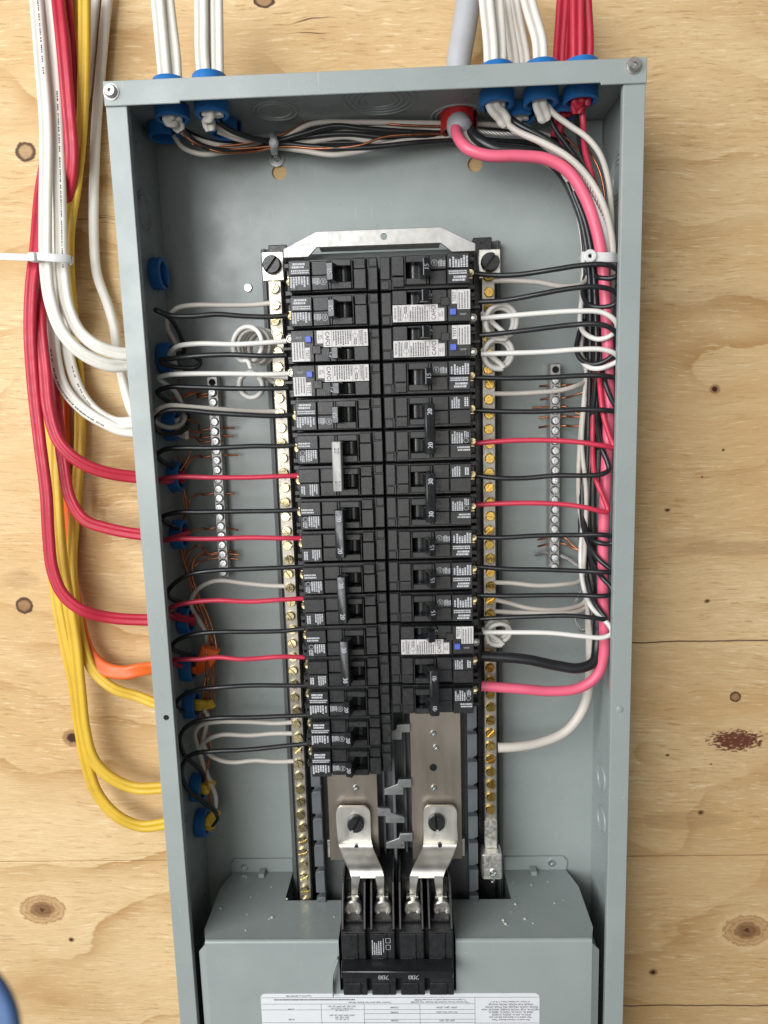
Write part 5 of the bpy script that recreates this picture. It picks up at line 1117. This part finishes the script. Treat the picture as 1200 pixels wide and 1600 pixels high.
wire('brightwire', R1, 'bright white wire from the third right breaker with a narrow loop', [(752, 553, -.062), (790, 552, -.066), (850, 550, -.070), (905, 546, -.074), (940, 546, -.076), (960, 552, -.076), (967, 562, -.072), (955, 570, -.070), (935, 576, -.068), (918, 573, -.060), (908, 560, -.050), (908, 535, -.040), (912, 505, -.034)])
wire('blackwire', R1, 'black wire from the single 15 just above the right two-pole 20', [(742, 590, -.0585), (790, 591, -.062), (850, 590, -.066), (905, 587, -.070), (940, 587, -.072), (968, 592, -.070), (978, 598, -.060)])
wire('whitewire', R1, 'white wire crossing the top of the right ground bar', [(768, 615, -.040), (800, 615, -.042), (840, 613, -.044), (875, 610, -.044), (900, 603, -.042), (915, 594, -.036), (918, 560, -.030)])
wire('blackwire', R1, 'black wire from the uppermost two-pole breaker of the right column', [(742, 641, -.0585), (790, 643, -.062), (850, 643, -.066), (905, 640, -.070), (945, 641, -.072), (972, 644, -.068)])
wire('blackwire', R1, 'black wire crossing the pinkish feeder down to the two-pole 20 wire', [(968, 642, -.068), (956, 625, -.068), (946, 600, -.066), (940, 570, -.058), (936, 520, -.050), (932, 460, -.040)])
wire('redwire', R1, 'red wire from the uppermost two-pole breaker of the right column', [(742, 693, -.0585), (775, 690, -.062), (810, 688, -.064), (860, 688, -.068), (905, 691, -.072), (940, 696, -.074), (958, 698, -.072), (952, 680, -.070), (943, 650, -.068), (938, 610, -.062), (934, 560, -.052), (930, 500, -.042)])
wire('blackwire', R1, 'black wire from the middle two-pole breaker of the right column', [(742, 743, -.0585), (780, 747, -.062), (820, 747, -.064), (870, 743, -.068), (915, 743, -.072), (940, 741, -.073), (951, 734, -.072), (949, 722, -.070), (940, 700, -.066), (934, 670, -.058), (932, 630, -.048), (931, 560, -.040)])
wire('redwire', R1, 'red wire from the middle two-pole breaker of the right column', [(742, 789, -.0585), (780, 787, -.062), (830, 786, -.066), (880, 788, -.070), (915, 793, -.073), (949, 799, -.072), (944, 780, -.070), (936, 762, -.068), (928, 738, -.062), (926, 690, -.054), (927, 620, -.046), (926, 560, -.040)])
wire('blackwire', R1, 'black wire from the single 15 just below the right two-pole 30', [(742, 839, -.0585), (780, 840, -.062), (840, 837, -.066), (900, 836, -.070), (945, 836, -.074), (962, 842, -.070), (955, 849, -.068), (935, 848, -.066), (920, 838, -.058), (912, 815, -.048), (910, 770, -.040), (914, 700, -.034)])
wire('blackwire', R1, 'black wire from the middle one of the three lower right 15 breakers', [(744, 885, -.0585), (790, 889, -.062), (850, 890, -.066), (905, 892, -.070), (945, 894, -.074), (963, 895, -.072), (950, 886, -.070), (935, 873, -.066), (920, 850, -.056), (911, 820, -.046), (908, 770, -.038)])
wire('whitewire', R1, 'white wire to the right neutral bar below the ground bar end', [(769, 910, -.040), (800, 911, -.042), (840, 915, -.044), (880, 913, -.042), (905, 908, -.036), (918, 890, -.030)])
wire('blackwire', R1, 'black wire from the lowest single 15 on the right', [(746, 930, -.0585), (790, 931, -.062), (850, 930, -.066), (905, 930, -.070), (945, 931, -.074), (957, 927, -.072), (954, 917, -.070), (942, 904, -.066), (928, 882, -.056), (918, 850, -.044)])
wire('whitewire', R1, 'sagging white wire, upper of two to the lower right neutral screws', [(769, 936, -.040), (795, 942, -.042), (825, 950, -.044), (860, 953, -.044), (890, 950, -.040), (912, 942, -.034), (922, 925, -.030)])
wire('whitewire', R1, 'straight white wire, lower of two to the lower right neutral screws', [(769, 955, -.040), (810, 957, -.042), (860, 958, -.044), (895, 957, -.040), (912, 950, -.034), (922, 935, -.030)])
wire('blackwire', R1, 'black wire from the lowest right test-button breaker', [(750, 967, -.060), (790, 965, -.064), (840, 963, -.068), (890, 962, -.072), (925, 965, -.074), (946, 967, -.072), (938, 955, -.068), (926, 935, -.060), (918, 905, -.050), (914, 870, -.040)])
wire('brightwire', R1, 'bright white wire from the lowest right test-button breaker', [(752, 988, -.062), (800, 988, -.066), (860, 989, -.070), (910, 994, -.074), (942, 996, -.076), (956, 989, -.076), (951, 976, -.074), (938, 964, -.070), (924, 948, -.062), (914, 925, -.054), (908, 890, -.046), (908, 850, -.040), (914, 800, -.034)])
# verticals of the right bundle
gv = 'vertical wires of the right bundle'
VB = [('blackwire', 'black vertical wire on the left edge of the right bundle', [(862, 255, -.046), (890, 295, -.044), (908, 350, -.042), (914, 400, -.040), (915, 440, -.036), (914, 520, -.030), (916, 600, -.026), (916, 680, -.026), (912, 740, -.026), (907, 800, -.028), (908, 850, -.030), (918, 900, -.032), (928, 960, -.032)]),
 ('blackwire', 'black vertical wire beside the left edge of the right bundle', [(880, 262, -.044), (905, 310, -.042), (920, 380, -.042), (921, 440, -.040), (920, 520, -.034), (920, 600, -.030), (917, 680, -.030), (914, 740, -.032), (912, 800, -.034), (914, 850, -.036), (926, 905, -.038), (934, 960, -.038)]),
 ('blackwire', 'black vertical wire in the middle of the right bundle', [(930, 400, -.046), (931, 470, -.046), (932, 560, -.046), (932, 620, -.050), (933, 680, -.046), (936, 740, -.040), (934, 820, -.036), (930, 900, -.036), (932, 1000, -.036)]),
 ('whitewire', 'white vertical wire at the left of the right bundle, behind the loops', [(862, 252, -.038), (886, 282, -.036), (902, 330, -.034), (912, 400, -.030), (908, 470, -.030), (906, 540, -.032), (916, 580, -.036), (913, 620, -.040), (907, 680, -.042), (904, 740, -.040), (905, 790, -.036), (912, 830, -.032)]),
 ('whitewire', 'white wire by the right wall behind the pinkish feeder', [(952, 420, -.034), (958, 520, -.026), (958, 640, -.024), (953, 760, -.024), (946, 880, -.024), (940, 980, -.024)]),
 ('blackwire', 'black wire by the right wall behind the pinkish feeder', [(956, 440, -.040), (960, 540, -.036), (962, 620, -.034), (956, 740, -.032), (951, 860, -.030), (948, 960, -.030), (944, 1060, -.026)])]
VB += [('blackwire', 'black wire at the front of the right bundle left of the pinkish feeder', [(896, 300, -.052), (915, 350, -.054), (926, 410, -.056), (930, 470, -.058), (932, 540, -.058), (930, 600, -.054), (925, 660, -.048), (922, 730, -.046), (920, 800, -.046), (924, 860, -.044)]),
 ('blackwire', 'black wire at the front of the right bundle further from the pinkish feeder', [(886, 285, -.050), (908, 345, -.052), (919, 410, -.054), (922, 480, -.054), (922, 560, -.050), (920, 640, -.046), (918, 720, -.044), (914, 790, -.044), (918, 850, -.044), (930, 910, -.044)]),
 ('whitewire', 'white wire at the front left of the right bundle below the ground bar wires', [(914, 620, -.040), (909, 690, -.044), (916, 770, -.046), (914, 850, -.048), (912, 900, -.046), (918, 950, -.042), (924, 1000, -.040)]),
 ('blackwire', 'black wire deep in the right bundle running the full height', [(938, 340, -.040), (944, 420, -.038), (944, 520, -.036), (942, 640, -.034), (940, 760, -.034), (938, 880, -.034), (936, 990, -.034)])]
for mtl, l, pts in VB: wire(mtl, .0019, l, pts, None, 'wire', gv)
# copper into the right ground bar
gcr = 'bare copper ground wires on the right'
for v, ve, l in ((602, 597, 'uppermost bare copper wire into the right ground bar'), (622, 612, 'second bare copper wire into the right ground bar from the top'), (636, 648, 'bare copper wire bending down into the right ground bar'), (651, 650, 'straight bare copper wire into the right ground bar, upper of two'), (666, 664, 'straight bare copper wire into the right ground bar, lower of two'), (842, 862, 'bare copper wire low on the right ground bar, upper'), (852, 860, 'bare copper wire low on the right ground bar, lower')):
    a = U(866, v, yG); x = a.x
    wire('copper', CU, l, [Vector((x - .0046 - random.uniform(.005, .013), yG + random.uniform(.0015, .007), a.z + random.uniform(-.0018, .0012))), Vector((x - .004, yG + .0055, a.z)), Vector((x, yG + .0055, a.z)), Vector((x + .010, yG + .0045, a.z)), U(896, (v + ve) / 2 + 1, -.016), U(912, ve, -.020), U(922, ve - 12, -.020)], None, 'wire', gcr)

# ------------------------------------------------------------------ ties and clamp
def strip(mb, C, w, th, ref): tube(mb, C, 1.0, 8, [(w * sx_, th * sy_) for sx_, sy_ in ((-1, -.6), (-.8, -1), (.8, -1), (1, -.6), (1, .6), (.8, 1), (-.8, 1), (-1, .6))], ref)
t1 = empty('cable_tie'); tag(t1, 'white nylon tie around the cable bundle left of the panel, long tail to the left', 'cable tie')
mb = MB(); strip(mb, spline([U(*p) for p in ((108, 410, -.030), (112, 406, -.042), (104, 404, -.047), (85, 403, -.051), (64, 401, -.051), (54, 401, -.048), (48, 402, -.036), (52, 403, -.014), (80, 404, -.004), (105, 406, -.010), (112, 408, -.026))], 6), .0030, .0008, Vector((0, 1, 0))); ob('strap', mb.mesh('strap', 'nylon'), t1)
mb = MB(); strip(mb, spline([U(*p) for p in ((54, 402, -.047), (36, 402, -.045), (12, 401, -.044), (-30, 400, -.042))], 6), .0026, .0007, Vector((0, 1, 0))); ob('tail', mb.mesh('tail', 'nylon'), t1)
a = U(52, 402, -.050); mb = MB(); mb.box(a.x - .0026, a.x + .0026, -.0530, -.0465, a.z - .0034, a.z + .0034, .0007); ob('head', mb.mesh('head', 'nylon'), t1)
t2 = empty('cable_tie'); tag(t2, 'white nylon tie with round head around the right wire bundle', 'cable tie')
mb = MB(); strip(mb, spline([U(*p) for p in ((908, 408, -.040), (914, 405, -.056), (924, 402, -.066), (945, 402, -.068), (958, 402, -.066), (965, 404, -.054), (964, 406, -.036))], 6), .0034, .0008, Vector((0, 1, 0))); ob('strap', mb.mesh('strap', 'nylon'), t2)
a = U(921, 401, -.068); mb = MB(); mb.lathe([(.0014, 0), (.0044, 0), (.0048, .0008), (.0048, .0024), (.0040, .0032), (.0020, .0032), (.0014, .0024)], 20, T(a.x, a.y, a.z) @ FRONT, True); mb.box(a.x - .0062, a.x - .0036, a.y - .0026, a.y + .002, a.z - .0046, a.z + .0034, .0006); ob('head', mb.mesh('head', 'nylon'), t2)
mb = MB(); mb.lathe([(0, .0001), (.0015, .0001)], 12, T(a.x, a.y - .0008, a.z) @ FRONT); ob('eyelet', mb.mesh('eyelet', 'hole'), t2)
cl = empty('wire_clamp'); tag(cl, 'grey clamp with screw and washer holding the top wire bundle', 'clamp')
a = U(432, 247, YB - TH - .001)
mb = MB(); mb.lathe([(0, 0), (.0066, 0), (.0066, .0012), (.0034, .0016), (0, .0016)], 26, T(a.x, YB - TH, a.z) @ FRONT); ob('washer', mb.mesh('washer', 'gnylon'), cl)
put_screw('pan', (a.x, YB - TH - .0016, a.z), cl, .5)
mb = MB(); strip(mb, spline([Vector((a.x - .0006, YB - TH - .002, a.z + .004)), U(429, 238, -.022), U(428, 229, -.034), U(428, 220, -.038), U(427, 213, -.030), U(427, 208, -.016)], 6), .0027, .0008, Vector((1, 0, 0)))
mb2 = MB(); C = spline([Vector((a.x - .0006, YB - TH - .002, a.z + .004)), U(429, 240, -.020), U(428, 231, -.034), U(428, 219, -.039), U(427, 213, -.032), U(427, 207, -.014)], 6)
pr_ = [(.0027 * math.cos(t), .0010 * math.sin(t)) for t in [2 * PI * i / 10 for i in range(10)]]
bm_ = MB(); tube(bm_, C, 1.0, 10, [(b, a_) for a_, b in pr_], Vector((1, 0, 0))); ob('strap', bm_.mesh('strap', 'gnylon'), cl)
a = U(428, 224, -.0405); mb = MB(); mb.lathe([(0, .0026), (.0022, .0026), (.0036, .0014), (.0038, 0)], 18, T(a.x, a.y, a.z) @ FRONT); ob('head', mb.mesh('head', 'gnylon'), cl)

# ------------------------------------------------------------------ blue rimmed lid close to the lens, out of focus
lid = empty('round_lid'); tag(lid, 'blurred blue-rimmed white round lid in the bottom left corner', 'lid')
lc = CC + (CR @ Vector(((-106 - 600) / CF, 1, -(1630 - 800) / CF))) * .16
lid.matrix_world = T(lc.x, lc.y, lc.z) @ (CR.to_4x4()) @ Matrix.Rotation(-.12, 4, 'X') @ FRONT
mb = MB(); mb.lathe([(.0140, .0004), (.0148, .0008), (.0185, .0010), (.0198, .0004), (.0201, -.0006), (.0196, -.0018), (.0140, -.0018)], 64, None, True); ob('rim', mb.mesh('rim', 'bluerim', True, 60), lid)
mb = MB(); mb.lathe([(0, .0002), (.0080, .0004), (.0139, .0001), (.0139, -.0016), (0, -.0016)], 64); ob('disc', mb.mesh('disc', 'whitelid', True, 60), lid)
